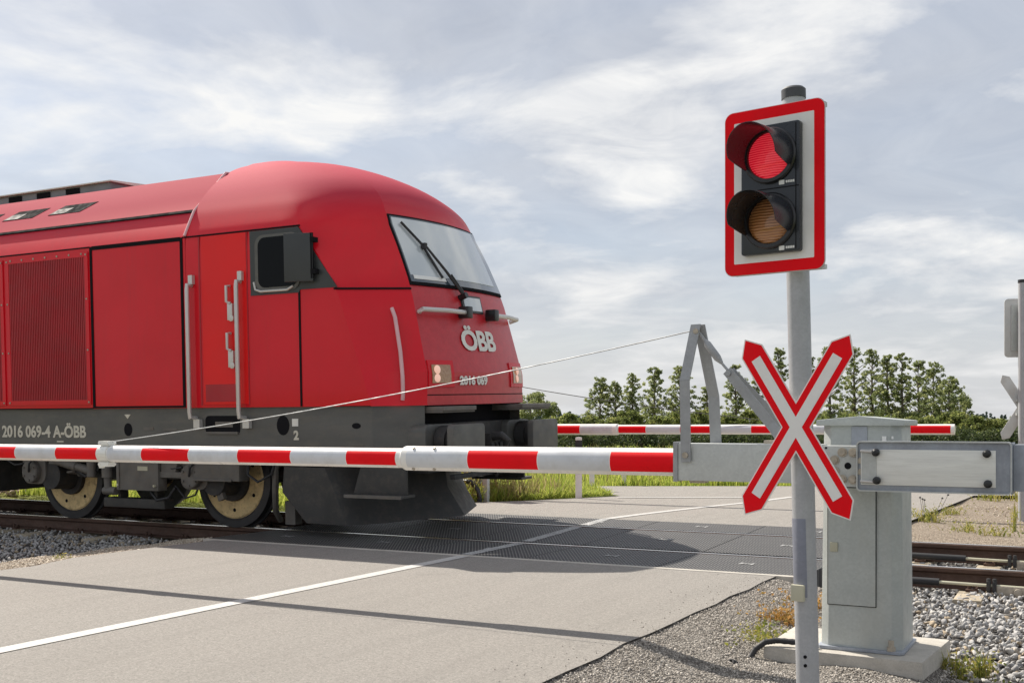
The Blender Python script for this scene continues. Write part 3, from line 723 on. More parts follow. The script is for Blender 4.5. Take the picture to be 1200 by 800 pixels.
# cab shell
ZT = [1.405, 1.75, 2.0, 2.62, 3.0, 3.31, 3.45, 3.60, 3.75, 3.88, 4.00, 4.10, 4.19, 4.26, 4.31]
HWT = [HW, HW, HW, HW, HW, HW, 1.365, 1.285, 1.175, 1.05, 0.91, 0.77, 0.61, 0.43, 0.22]
XA = [-6.585, -6.70, -6.79, -7.00, -7.235, -7.47, -7.56, -7.68, -7.85, -8.02, -8.2, -8.38, -8.55, -8.72, -8.9]
XB = [-6.16, -6.165, -6.225, -6.38, -6.54, -6.69, -6.745, -6.82, -6.97, -7.16, -7.42, -7.68, -7.98, -8.32, -8.7]
HB = [1.055, 1.045, 1.03, 0.985, 0.95, 0.915, 0.89, 0.85, 0.785, 0.71, 0.61, 0.51, 0.39, 0.27, 0.13]
XC = [-6.06, -6.065, -6.115, -6.26, -6.42, -6.565, -6.625, -6.70, -6.84, -7.02, -7.27, -7.54, -7.84, -8.2, -8.65]
BU = [0, 0, 0, 0, 0.0, 0.0, 0.02, 0.05, 0.08, 0.10, 0.10, 0.09, 0.07, 0.05, 0.02]
def tab(z):
    return [float(np.interp(z, ZT, t_)) for t_ in (HWT, XA, XB, HB, XC, BU)]
def smooth_tab(z):
    if z < 3.31: return tab(z)
    k = 0.05; return [float(np.mean([np.interp(min(4.31, max(3.31, z + d)), ZT, t_) for d in (-k, -k / 2, 0, k / 2, k)])) for t_ in (HWT, XA, XB, HB, XC, BU)]
def fsurf(u, z, o=0.0):                      # front face: u -1 near edge .. 1 far edge
    hw, xa, xb, hb, xc, bu = smooth_tab(z)
    return V((xc + (xb - xc) * u * u + o, u * hb * (1 + o * 0.2), z + o * 0.35))
def csurf(t, z, o=0.0):                      # near corner face: t 0 at the side .. 1 at the front
    hw, xa, xb, hb, xc, bu = smooth_tab(z)
    k = 4 * t * (1 - t) * bu
    return V((xa + (xb - xa) * t + k * 0.7 + o * 0.7, -hw + (hw - hb) * t - k * 0.7 - o * 0.7, z + o * 0.2))
zz = list(np.linspace(1.405, 1.75, 3)) + list(np.linspace(1.75, 3.31, 9))[1:] + list(np.linspace(3.31, 4.31, 26))[1:]
NS, NC, NF = 7, 8, 8
cols = []; vs = []; fs = []; fm = []
for z in zz:
    hw, xa, xb, hb, xc, bu = smooth_tab(z); row = []
    for i in range(NS): row.append(V((-9.065 + (xa + 9.065) * i / NS, -hw, z)))
    for i in range(NC): row.append(csurf(i / NC, z))
    for i in range(NF + 1): row.append(fsurf(-1 + i / NF, z))
    vs.append(row + [V((p.x, -p.y, p.z)) for p in reversed(row[:-1])])
nc = len(vs[0]); flat = [p for r_ in vs for p in r_]
for j in range(len(zz) - 1):
    for i in range(nc - 1):
        fs.append((j * nc + i, j * nc + i + 1, (j + 1) * nc + i + 1, (j + 1) * nc + i))
        ii = i if i < nc // 2 else nc - 2 - i
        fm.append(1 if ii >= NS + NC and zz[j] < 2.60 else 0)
top = [(j, i) for j in (len(zz) - 1,) for i in range(nc)]
o0 = len(flat); flat += [V((-9.065, 0, 4.345)), V((-8.72, 0, 4.335))]
for i in range(nc - 1):
    ii = i if i < nc // 2 else nc - 2 - i
    fs.append(((len(zz) - 1) * nc + i, (len(zz) - 1) * nc + i + 1, o0 + (0 if ii < NS // 2 else 1))); fm.append(0)
k_ = (len(zz) - 1) * nc
fs.append((k_ + NS // 2, o0 + 1, o0)); fm.append(0); fs.append((k_ + nc - 1 - NS // 2, o0, o0 + 1)); fm.append(0)
me = bpy.data.meshes.new('cab_shell'); me.from_pydata([tuple(p - V(LO)) for p in flat], [], fs)
me.materials.append(MATS['loco_red']); me.materials.append(MATS['loco_front_red'])
me.polygons.foreach_set('material_index', fm); me.polygons.foreach_set('use_smooth', [True] * len(fs)); me.validate()
bm = bmesh.new(); bm.from_mesh(me); bmesh.ops.recalc_face_normals(bm, faces=bm.faces)
hard = {NS, NS + NC, nc - 1 - NS, nc - 1 - NS - NC}
for e in bm.edges:
    a, c = sorted(v.index for v in e.verts)
    if c - a == nc and a % nc in hard and a < len(zz) * nc:
        z = zz[a // nc]; corner = a % nc in (NS, nc - 1 - NS)
        if z < (3.36 if corner else 3.8): e.smooth = False
    if c - a == 1 and a < len(zz) * nc:
        z = zz[a // nc]
        if abs(z - 1.75) < 0.01 or abs(z - 3.31) < 0.01 and a % nc < NS: e.smooth = False
bm.to_mesh(me); bm.free()
cab = link('cab', me, loco)
def patch(fn, u0, u1, z0, z1, nu, nz, o=0.012, base=-0.01, m=0, mb=None, taper=None):
    b = mb or MB(); n0 = len(b.v)
    for oo in (o, base):
        for j in range(nz + 1):
            for i in range(nu + 1):
                q = i / nu; s = j / nz; ua, ub = (u0, u1) if taper is None else (u0 + taper[0] * s, u1 + taper[1] * s)
                b.v.append(tuple(fn(ua + (ub - ua) * q, z0 + (z1 - z0) * s, oo)))
    w_ = nu + 1; L2 = w_ * (nz + 1)
    def q4(*f): b.f.append(tuple(n0 + i for i in f)); b.m.append(m)
    for j in range(nz):
        for i in range(nu): q4(j * w_ + i, j * w_ + i + 1, (j + 1) * w_ + i + 1, (j + 1) * w_ + i)
    for j in range(nz):
        for i in (0, nu): q4(j * w_ + i, (j + 1) * w_ + i, L2 + (j + 1) * w_ + i, L2 + j * w_ + i)
    for i in range(nu):
        for j in (0, nz): q4(j * w_ + i, j * w_ + i + 1, L2 + j * w_ + i + 1, L2 + j * w_ + i)
    return b
b = patch(fsurf, -0.998, 0.985, 2.655, 3.425, 14, 8, 0.012); ws = LB(b, 'windshield', 'seam_black', smooth=30)
b = patch(fsurf, -0.982, 0.962, 2.685, 3.402, 14, 8, 0.019); LB(b, 'glass', 'windshield_dark', ws, smooth=60)
b = patch(fsurf, -0.968, 0.78, 2.755, 3.385, 14, 8, 0.0225); LB(b, 'sun_blind', 'windshield_glass', ws, smooth=60)
b = patch(fsurf, -0.93, -0.42, 2.715, 2.755, 5, 1, 0.024); LB(b, 'white_strip', 'white_print', ws, smooth=60)
# wiper
P = lambda u, z, o=0.06: fsurf(u, z, o)
b = MB(); b.tube(P(-0.22, 2.56, 0.0), P(-0.22, 2.56, 0.09), 0.035, n=10); b.path([P(-0.22, 2.56), P(-0.42, 2.82), P(-0.62, 3.08)], [0.020, 0.016, 0.013], 8)
b.path([P(-0.225, 2.60), P(-0.36, 2.78, 0.07)], 0.012, 6)
wip = LB(b, 'wiper', 'black_plastic')
b = MB(); b.path([P(-0.86, 3.33, 0.045), P(-0.66, 3.10, 0.05), P(-0.50, 2.74, 0.045)], 0.014, 6); b.box(P(-0.64, 3.08, 0.055), (0.05, 0.05, 0.06)); LB(b, 'wiper_blade', 'black_rubber', wip)
# light strip rails on the corner faces, number plates, bars
def mirror(mb):
    c = MB(); c.v = [(x, -y, z) for x, y, z in mb.v]; c.f = [tuple(reversed(f)) for f in mb.f]; c.m = list(mb.m); return c
b = MB(); b.path([csurf(0.67, 2.40, 0.03), csurf(0.68, 2.3, 0.05), csurf(0.645, 1.95, 0.05), csurf(0.60, 1.7, 0.05), csurf(0.57, 1.52, 0.05), csurf(0.56, 1.46, 0.02)], 0.021, 8)
LB(b, 'corner_rail', 'light_strip'); LB(mirror(b), 'corner_rail', 'light_strip')
for u0, u1, kn in ((-1.0, -0.28, 1), (0.30, 1.06, 0)):
    b = MB(); z0 = 2.36
    b.path([fsurf(u0 * 0.98, z0, 0.03), fsurf(u0, z0, 0.09), fsurf((u0 + u1) / 2, z0, 0.10), fsurf(u1, z0, 0.09), fsurf(u1 * 0.99, z0, 0.0)], 0.026, 10)
    hb_ = LB(b, 'front_grab_bar', 'handrail_steel')
    ue = u1 if kn else u0
    b = MB(); b.box(fsurf(ue, z0 + 0.01, 0.07), (0.13, 0.10, 0.13)); LB(b, 'bracket', 'black_plastic', hb_, bevel=0.02)
b = patch(fsurf, -0.22, 0.20, 2.40, 2.59, 3, 2, 0.02); np_ = LB(b, 'number_box', 'window_grey', smooth=0)
b = patch(fsurf, -0.19, 0.17, 2.42, 2.565, 3, 2, 0.026); LB(b, 'display_glass', 'windshield_glass', np_, smooth=0)
# headlights
for s in (-1, 1):
    u0, u1 = sorted((s * 0.60, s * 0.985))
    b = patch(fsurf, u0, u1, 1.585, 1.865, 3, 2, 0.014); hl = LB(b, 'headlight', 'loco_red', smooth=0)
    u0, u1 = sorted((s * 0.66, s * 0.94))
    b = patch(fsurf, u0, u1, 1.625, 1.815, 3, 2, 0.022); LB(b, 'lamp_cover', 'lamp_glass', hl, smooth=0)
    uc = -0.875 if s < 0 else 0.77
    b = MB(); c = fsurf(uc, 1.72, 0.024); nrm = V((1, 0.25 * s, 0.1)).normalized()
    for dz in (-0.043, 0.043): b.lathe(c + V((0, 0, dz)), nrm, [(0.0, 0.012), (0.03, 0.010), (0.046, 0.0)], 20)
    LB(b, 'lamp', 'lamp_lit', hl)
# lettering on the front
def on_front(z0, u_c):
    def fn(x, y, d):
        z = z0 + y; hb_ = smooth_tab(z)[3]; return fsurf(u_c + x / hb_, z, 0.012 + d) - V(LO)
    return fn
text_on('front_logo', text_mesh('ÖBB', 0.30, 0.010, 0.001, 1.28, 0.95), 'lettering', on_front(2.08, -0.02), loco)
text_on('front_number', text_mesh('2016 069', 0.125, 0.005, 0.003, 1.15), 'lettering', on_front(1.65, -0.25), loco)
b = patch(fsurf, -1.0, 1.0, 1.505, 1.513, 14, 1, 0.006); LB(b, 'front_seams', 'seam_black', smooth=0)

# side: dark seams, white joint, grilles, door, window
def sp(b, x0, x1, z0, z1, t=0.006, m=0): b.bx(x0, x1, -HW - t, -HW + 0.01, z0, z1, m); return b
b = MB()
sp(b, -9.145, -9.105, 1.41, 3.30); sp(b, -10.575, -10.535, 1.41, 3.30); sp(b, -10.535, -9.145, 3.262, 3.308); sp(b, -25, -10.575, 3.292, 3.308); sp(b, -9.105, -7.46, 3.292, 3.306)
sp(b, -7.49, -7.465, 1.41, 2.61); sp(b, -10.535, -9.145, 1.41, 1.432); sp(b, -25, -10.575, 1.405, 1.416); sp(b, -6.98, -6.60, 1.405, 1.41)
sp(b, -7.03, -6.99, 2.606, 2.624)
b2 = patch(csurf, 0.0, 1.0, 2.606, 2.624, 6, 1, 0.006, mb=b)
d = V((0, -0.53, 0.52)).normalized()
b.prism([(-25, -1.286, 3.592), (-25, -1.262, 3.620), (-25, -1.272, 3.632), (-25, -1.296, 3.604)], (15.9, 0, 0))
LB(b, 'panel_seams', 'seam_black', smooth=0)
b = MB(); pts = [V((-9.07, y * 1.004, z + 0.004)) for y, z in pr[1:-1]]; b.path(pts, 0.016, 8); LB(b, 'cab_joint', 'light_strip')
def grille(x0, x1):
    z0, z1 = 1.455, 3.25
    b = MB(); fw = 0.055
    sp(b, x0, x1, z0, z0 + fw, 0.014); sp(b, x0, x1, z1 - fw, z1, 0.014); sp(b, x0, x0 + fw, z0 + fw, z1 - fw, 0.014); sp(b, x1 - fw, x1, z0 + fw, z1 - fw, 0.014)
    g = LB(b, 'side_grille', 'loco_red', smooth=0)
    b = MB(); sp(b, x0 + fw, x1 - fw, z0 + fw, z1 - fw, 0.002, 1); n = 44
    for i in range(n):
        x = x0 + fw + (x1 - x0 - 2 * fw) * (i + 0.5) / n; b.bx(x - 0.009, x + 0.009, -HW - 0.011, -HW - 0.002, z0 + fw, z1 - fw, 0)
    LB(b, 'louvre', ['grille_red', 'grille_deep'], g, smooth=0)
    b = MB()
    for zq in (z0 + 0.03, 2.1, 2.7, z1 - 0.03):
        for xq in (x0 + 0.027, x1 - 0.027): b.tube((xq, -HW - 0.010, zq), (xq, -HW - 0.022, zq), 0.012, n=6)
    for i in range(7): b.tube((x0 + 0.1 + i * (x1 - x0 - 0.2) / 6, -HW - 0.010, z1 - 0.02), (x0 + 0.1 + i * (x1 - x0 - 0.2) / 6, -HW - 0.022, z1 - 0.02), 0.013, n=6)
    LB(b, 'rivets', 'steel_bolt', g)
for k in range(4): grille(-12.045 - 1.5 * k, -10.60 - 1.5 * k)
# roof vents in the slanted panel, equipment on the roof
def slope(x, t_, o=0.0): return V((x, -1.28 + 0.53 * t_ - 0.7 * o, 3.60 + 0.52 * t_ + 0.71 * o))
for k in range(4):
    xa = -11.73 - 0.86 * k
    b = MB(); b.prism([slope(xa, 0.42, 0.004), slope(xa + 0.57, 0.42, 0.004), slope(xa + 0.76, 0.66, 0.004), slope(xa + 0.18, 0.66, 0.004)], (0, 0.02, -0.02)); rv = LB(b, 'roof_vent', 'seam_black', smooth=0)
    b = MB(); b.prism([slope(xa + 0.02, 0.43, 0.008), slope(xa + 0.30, 0.43, 0.008), slope(xa + 0.40, 0.56, 0.008), slope(xa + 0.12, 0.56, 0.008)], (0, 0.003, -0.003)); LB(b, 'vent_flap', 'bogie_dark', rv, smooth=0)
b = MB(); b.prism([(-16.5, -0.62, 4.10), (-16.5, 0.62, 4.10), (-16.5, 0.62, 4.245), (-16.5, -0.62, 4.245)], (5.4, 0, 0))
for k in range(9): b.bx(-16.3 + k * 0.55, -16.05 + k * 0.55, -0.632, -0.612, 4.16, 4.23, 1)
ru = LB(b, 'roof_unit', ['roof_unit', 'seam_black'], smooth=0)
b = MB(); b.prism([(-16.55, -0.67, 4.247), (-16.55, 0.67, 4.247), (-16.55, 0.67, 4.262), (-16.55, 0.0, 4.30), (-16.55, -0.67, 4.262)], (5.5, 0, 0)); LB(b, 'unit_cover', 'pale_roof', ru, smooth=0)
b = MB(); b.bx(-9.62, -9.36, -0.35, -0.05, 4.14, 4.225); LB(b, 'roof_hatch', 'roof_unit', bevel=0.01)
# cab door
b = MB(); sp(b, -8.83, -8.19, 1.44, 3.285, 0.007); dr = LB(b, 'cab_door', 'door_red', bevel=0.003, smooth=0)
b = MB()
for x in (-8.865, -8.185): sp(b, x - 0.010, x + 0.010, 1.43, 3.285, 0.004)
LB(b, 'door_gap', 'grille_red', dr, smooth=0)
b = MB(); sp(b, -8.80, -8.36, 1.47, 1.66, 0.010); LB(b, 'kick_plate', 'grille_red', dr, smooth=0)
for z0 in (2.53, 2.02):
    b = MB(); b.box((-8.39, -HW - 0.03, z0 - 0.09), (0.07, 0.05, 0.18)); b.path([(-8.42, -HW - 0.01, z0 + 0.19), (-8.43, -HW - 0.06, z0 + 0.19), (-8.43, -HW - 0.06, z0 + 0.02), (-8.38, -HW - 0.05, z0 + 0.0)], 0.017, 8)
    b.tube((-8.37, -HW - 0.03, z0 - 0.16), (-8.37, -HW - 0.06, z0 - 0.16), 0.035, n=12)
    LB(b, 'door_handle', 'handrail_steel', dr, bevel=0.006)
for x in (-8.985, -8.275):
    b = MB(); b.path([(x, -HW + 0.0, 2.76), (x, -HW - 0.07, 2.76), (x, -HW - 0.075, 2.70), (x, -HW - 0.075, 1.36), (x, -HW - 0.07, 1.30), (x, -HW + 0.03, 1.29)], 0.024, 10)
    b.box((x + 0.02, -HW - 0.02, 2.82), (0.06, 0.05, 0.10)); b.box((x + 0.05, -HW + 0.0, 1.23), (0.09, 0.05, 0.10))
    LB(b, 'door_handrail', 'handrail_steel')
# side window, quarter panel, mirror
def side_plate(poly, t0, t1): 
    b = MB(); b.prism([(x, -HW - t1, z) for x, z in poly], (0, t1 - t0, 0)); return b
wn = LB(side_plate([(-8.13, 2.60), (-8.13, 3.285), (-7.475, 3.285), (-6.985, 2.63), (-7.46, 2.63), (-7.48, 2.60)], -0.005, 0.010), 'side_window', 'window_grey', smooth=0)
LB(side_plate(rrect(0.60, 0.60, 0.11, 6, -7.755, 2.935), 0.0, 0.020), 'window_rim', 'loco_grey', wn, smooth=40)
LB(side_plate(rrect(0.53, 0.53, 0.09, 6, -7.745, 2.94), 0.0, 0.024), 'pane', 'dark_glass', wn, smooth=40)
b = MB(); b.path([(-8.07, -HW - 0.024, 2.74), (-8.05, -HW - 0.024, 2.66), (-7.98, -HW - 0.024, 2.635), (-7.62, -HW - 0.024, 2.635), (-7.54, -HW - 0.024, 2.67)], 0.013, 8); LB(b, 'window_trim', 'handrail_steel', wn)
b = MB(); b.box((-7.40, -HW - 0.10, 2.95), (0.31, 0.035, 0.50), 0, (V((0.93, 0.36, 0)), V((-0.36, 0.93, 0)), V((0, 0, 1)))); mr = LB(b, 'mirror_flap', 'window_grey', bevel=0.012)
b = MB(); b.tube((-7.27, -HW - 0.05, 2.73), (-7.27, -HW - 0.05, 3.20), 0.02, n=8); b.box((-7.25, -HW - 0.03, 2.80), (0.08, 0.08, 0.05)); b.box((-7.27, -HW - 0.03, 3.13), (0.08, 0.08, 0.05)); LB(b, 'mirror_hinge', 'seam_black', mr)

# underframe skirt with lettering, holes, step recess
b = MB(); q = [(-25, -1.405), (-6.60, -1.405), (-6.20, -1.045), (-6.46, -1.0), (-6.46, 1.0), (-6.20, 1.045), (-6.60, 1.405), (-25, 1.405)]
b.prism([(x, y, 0.93) for x, y in q], (0, 0, 0.478)); sk = LB(b, 'underframe', 'loco_grey', smooth=0)
def on_side(cx, cz, y0=-1.405): return lambda x, y, d: V((cx + x, y0 - 0.003 - d, cz + y)) - V(LO)
text_on('side_number', text_mesh('2016 069-4 A-ÖBB', 0.195, 0.006, 0.002, 0.98), 'cream_lettering', on_side(-11.49, 1.125), loco)
b = MB(); b.bx(-11.245, -11.13, -1.411, -1.40, 1.005, 1.022); LB(b, 'number_underline', 'cream_lettering', smooth=0)
text_on('end_number', text_mesh('2', 0.13, 0.006, 0.002), 'cream_lettering', on_side(-7.58, 1.10), loco)
b = MB(); b.bx(-7.63, -7.55, -1.411, -1.40, 1.20, 1.28); LB(b, 'small_sign', 'lettering', smooth=0)
b = MB(); b.bx(-9.80, -9.64, -1.410, -1.40, 1.155, 1.19); b.bx(-9.50, -9.28, -1.410, -1.40, 1.15, 1.175); b.bx(-6.86, -6.72, -1.410, -1.40, 1.0, 1.02); LB(b, 'small_notices', 'bogie_grey', smooth=0)
b = MB(); b.prism([(-10.10, -1.409, 1.335), (-10.0, -1.409, 1.335), (-10.05, -1.409, 1.285)], (0, 0.01, 0)); LB(b, 'jacking_mark', 'cream_lettering', smooth=0)
for x, z, rx, rz in ((-10.045, 1.16, 0.065, 0.075), (-7.755, 1.21, 0.085, 0.105), (-6.80, 1.205, 0.055, 0.03)):
    b = MB(); b.prism([(x + rx * math.cos(a), -1.408, z + rz * math.sin(a)) for a in np.linspace(0, 2 * math.pi, 20, endpoint=False)], (0, 0.02, 0)); LB(b, 'socket_opening', 'seam_black', smooth=0)
b = MB(); b.prism([(x, -1.409, z) for x, z in rrect(0.50, 0.20, 0.05, 4, -8.60, 1.215)], (0, 0.03, 0)); stp = LB(b, 'step_recess', 'seam_black', smooth=0)
b = MB(); b.bx(-8.83, -8.37, -1.43, -1.40, 1.115, 1.14); b.bx(-8.7, -8.45, -1.415, -1.405, 1.19, 1.25); LB(b, 'step_tread', 'bogie_grey', stp, smooth=0)
# front beam, recess, buffers, coupler
b = MB(); b.bx(-6.03, -5.97, -0.85, 0.92, 0.63, 0.68); b.bx(-6.25, -5.98, -0.05, 0.05, 0.64, 0.70); LB(b, 'lower_bar', 'black_rubber', bevel=0.01)
b = MB(); b.bx(-6.45, -6.20, -1.0, 1.0, 0.70, 1.21); LB(b, 'headstock', 'bogie_dark', bevel=0.01)
b = MB(); b.bx(-6.455, -6.30, -0.98, 0.98, 1.21, 1.40); LB(b, 'front_recess', 'seam_black', smooth=0)
for y0, y1, xf in ((-1.02, -0.36, -5.98), (0.55, 1.28, -5.9)):
    b = MB(); b.bx(-6.42, xf, y0, y1, 1.345, 1.39); b.bx(-6.42, xf - 0.02, y0, y1, 1.325, 1.344); LB(b, 'step_plate', 'bogie_grey', bevel=0.008)
for s in (-1, 1):
    b = MB(); b.plate((-6.44, s * 0.875, 1.03), (0, 1, 0), (0, 0, 1), rrect(0.58, 0.36, 0.08, 5), (0.32, 0, 0)); bf = LB(b, 'buffer', 'loco_grey', bevel=0.02)
    b = MB(); b.tube((-6.13, s * 0.875, 1.03), (-5.84, s * 0.875, 1.03), 0.135, n=20); b.tube((-6.10, s * 0.875, 1.03), (-5.98, s * 0.875, 1.03), 0.165, n=20); LB(b, 'buffer_sleeve', 'bogie_dark', bf)
    b = MB(); b.plate((-5.845, s * 0.875, 1.03), (0, 1, 0), (0, 0, 1), rrect(0.64, 0.36, 0.05, 5), (0.075, 0, 0)); LB(b, 'buffer_plate', 'loco_grey', bf, bevel=0.012)
b = MB(); b.box((-6.10, 0, 1.0), (0.24, 0.12, 0.16)); b.path([(-6.0, 0, 1.04), (-5.88, 0, 1.06), (-5.80, 0, 1.0), (-5.84, 0, 0.93)], [0.05, 0.045, 0.04, 0.025], 10)
b.path([(-5.98, -0.04, 0.98), (-5.9, -0.06, 0.8), (-5.95, 0, 0.62), (-5.9, 0.06, 0.8), (-5.98, 0.04, 0.98)], 0.022, 8); b.tube((-5.93, -0.12, 0.72), (-5.93, 0.12, 0.72), 0.035, n=10)
LB(b, 'coupler', 'bogie_dark', bevel=0.005)
for y in (-0.42, -0.25, 0.28, 0.45):
    b = MB(); b.path([(-6.2, y, 0.92), (-6.05, y, 0.93), (-5.98, y + 0.01, 0.85), (-5.99, y + 0.06, 0.72), (-6.06, y + 0.12, 0.68), (-6.12, y + 0.16, 0.72)], 0.022, 8); b.box((-6.08, y, 0.93), (0.1, 0.06, 0.08)); LB(b, 'brake_hose', 'black_rubber')
# snow plough and steps
b = MB(); top_ = [(-7.85, -1.28), (-7.30, -1.30), (-7.05, -1.0), (-6.62, 0)]; bot_ = [(-7.58, -1.26), (-7.02, -1.30), (-6.78, -1.0), (-6.36, 0)]
top_ += [(x, -y) for x, y in reversed(top_[:-1])]; bot_ += [(x, -y) for x, y in reversed(bot_[:-1])]
mid_ = [((a[0] + c[0]) / 2 - 0.09 * (1 if 1 < i < 5 else 0), a[1]) for i, (a, c) in enumerate(zip(top_, bot_))]; mid_[0] = (-7.88, -1.28); mid_[-1] = (-7.88, 1.28)
n = len(top_); rowsP = [[(x, y, z) for x, y in L_] for L_, z in ((top_, 0.76), (mid_, 0.48), (bot_, 0.16))]
rowsI = [[(x - 0.04, y * 0.97, z) for x, y, z in L_] for L_ in rowsP]
for A_ in (rowsP, rowsI):
    o = len(b.v); b.v += [p for L_ in A_ for p in L_]
    for j in range(2):
        for i in range(n - 1): b.f.append((o + j * n + i, o + j * n + i + 1, o + (j + 1) * n + i + 1, o + (j + 1) * n + i)); b.m.append(0)
for j in (0, 2):
    for i in range(n - 1): b.f.append((j * n + i, j * n + i + 1, 3 * n + j * n + i + 1, 3 * n + j * n + i)); b.m.append(0)
for i in (0, n - 1):
    for j in range(2): b.f.append((j * n + i, (j + 1) * n + i, 3 * n + (j + 1) * n + i, 3 * n + j * n + i)); b.m.append(0)
LB(b, 'snow_plough', 'plough_grey', smooth=25)
for s in (-1, 1):
    b = MB(); b.bx(-6.95, -6.25, s * 1.30 - 0.13, s * 1.30 + 0.13, 0.47, 0.50); b.prism([(-6.93, s * 1.30, 0.5), (-6.27, s * 1.30, 0.5), (-6.27, s * 1.30, 0.93), (-6.78, s * 1.30, 0.93)], (0, -0.03 * s, 0)); st = LB(b, 'step_box', 'plough_grey', bevel=0.006)
    b = MB(); b.bx(-6.95, -6.25, s * 1.435 - 0.008, s * 1.435 + 0.008, 0.468, 0.502); LB(b, 'step_edge', 'bogie_grey', st, smooth=0)
# bogie
bg_ = MB()
for s in (-1, 1):
    y = s * 1.02
    bg_.bx(-12.6, -7.95, y - 0.09, y + 0.09, 0.80, 0.95); bg_.bx(-11.2, -9.55, y - 0.09, y + 0.09, 0.56, 0.80); bg_.prism([(-11.6, y - 0.09, 0.80), (-11.2, y - 0.09, 0.56), (-11.2, y - 0.09, 0.80)], (0, 0.18, 0)); bg_.prism([(-9.1, y - 0.09, 0.80), (-9.55, y - 0.09, 0.80), (-9.55, y - 0.09, 0.56)], (0, 0.18, 0))
bg_.bx(-10.8, -9.9, -0.95, 0.95, 0.62, 0.92)
bogie = LB(bg_, 'bogie', 'bogie_dark', bevel=0.02)
for X in (-9.0, -11.7):
    for s in (-1, 1):
        b = MB(); b.lathe((X, s * 0.753, 0.55), (0, s, 0), [(0.30, -0.065), (0.575, -0.065), (0.578, -0.035), (0.555, -0.025), (0.55, 0.06), (0.47, 0.066), (0.455, 0.05), (0.30, 0.05)], 48, closed=True)
        wl = LB(b, 'wheel', 'tyre_steel', bogie, smooth=30)
        b = MB(); b.lathe((X, s * 0.753, 0.55), (0, s, 0), [(0.235, 0.0), (0.445, 0.0), (0.447, 0.052), (0.43, 0.062), (0.25, 0.062), (0.235, 0.05)], 48, closed=True)
        for k in range(6):
            a = k * 2 * math.pi / 6 + (0.55 if X > -10 else 0.2); c = V((X + 0.345 * math.cos(a), s * (0.753 + 0.058), 0.55 + 0.345 * math.sin(a)))
            b.lathe(c, (0, s, 0), [(0.0, 0.006), (0.022, 0.006), (0.024, 0.0)], 12, m=1)
        LB(b, 'brake_disc', ['brass_disc', 'seam_black'], bogie, smooth=30)
        b = MB(); b.tube((X, s * 0.6, 0.55), (X, s * 0.86, 0.55), 0.24, n=24); b.tube((X, s * 0.86, 0.55), (X, s * 1.14, 0.57), 0.17, n=20); LB(b, 'axle_hub', 'bogie_dark', bogie)
        # axle box, guide arm and coil spring over the axle
        b = MB(); b.plate((X - 0.28, s * 0.94, 0.66), (1, 0, 0), (0, 0, 1), rrect(0.42, 0.40, 0.12, 4), (0, s * 0.22, 0)); b.tube((X - 0.28, s * 1.16, 0.62), (X - 0.28, s * 1.23, 0.62), 0.14, n=20); b.box((X - 0.05, s * 1.02, 0.80), (0.50, 0.16, 0.14)); LB(b, 'axle_box', 'bogie_grey', bogie, bevel=0.015)
        b = MB(); b.tube((X + 0.1, s * 1.05, 0.74), (X + 0.1, s * 1.05, 0.95), 0.11, n=14); LB(b, 'spring', 'bogie_dark', bogie)
    b = MB(); b.tube((X, -0.7, 0.55), (X, 0.7, 0.55), 0.09, n=14); LB(b, 'axle', 'bogie_dark', bogie)
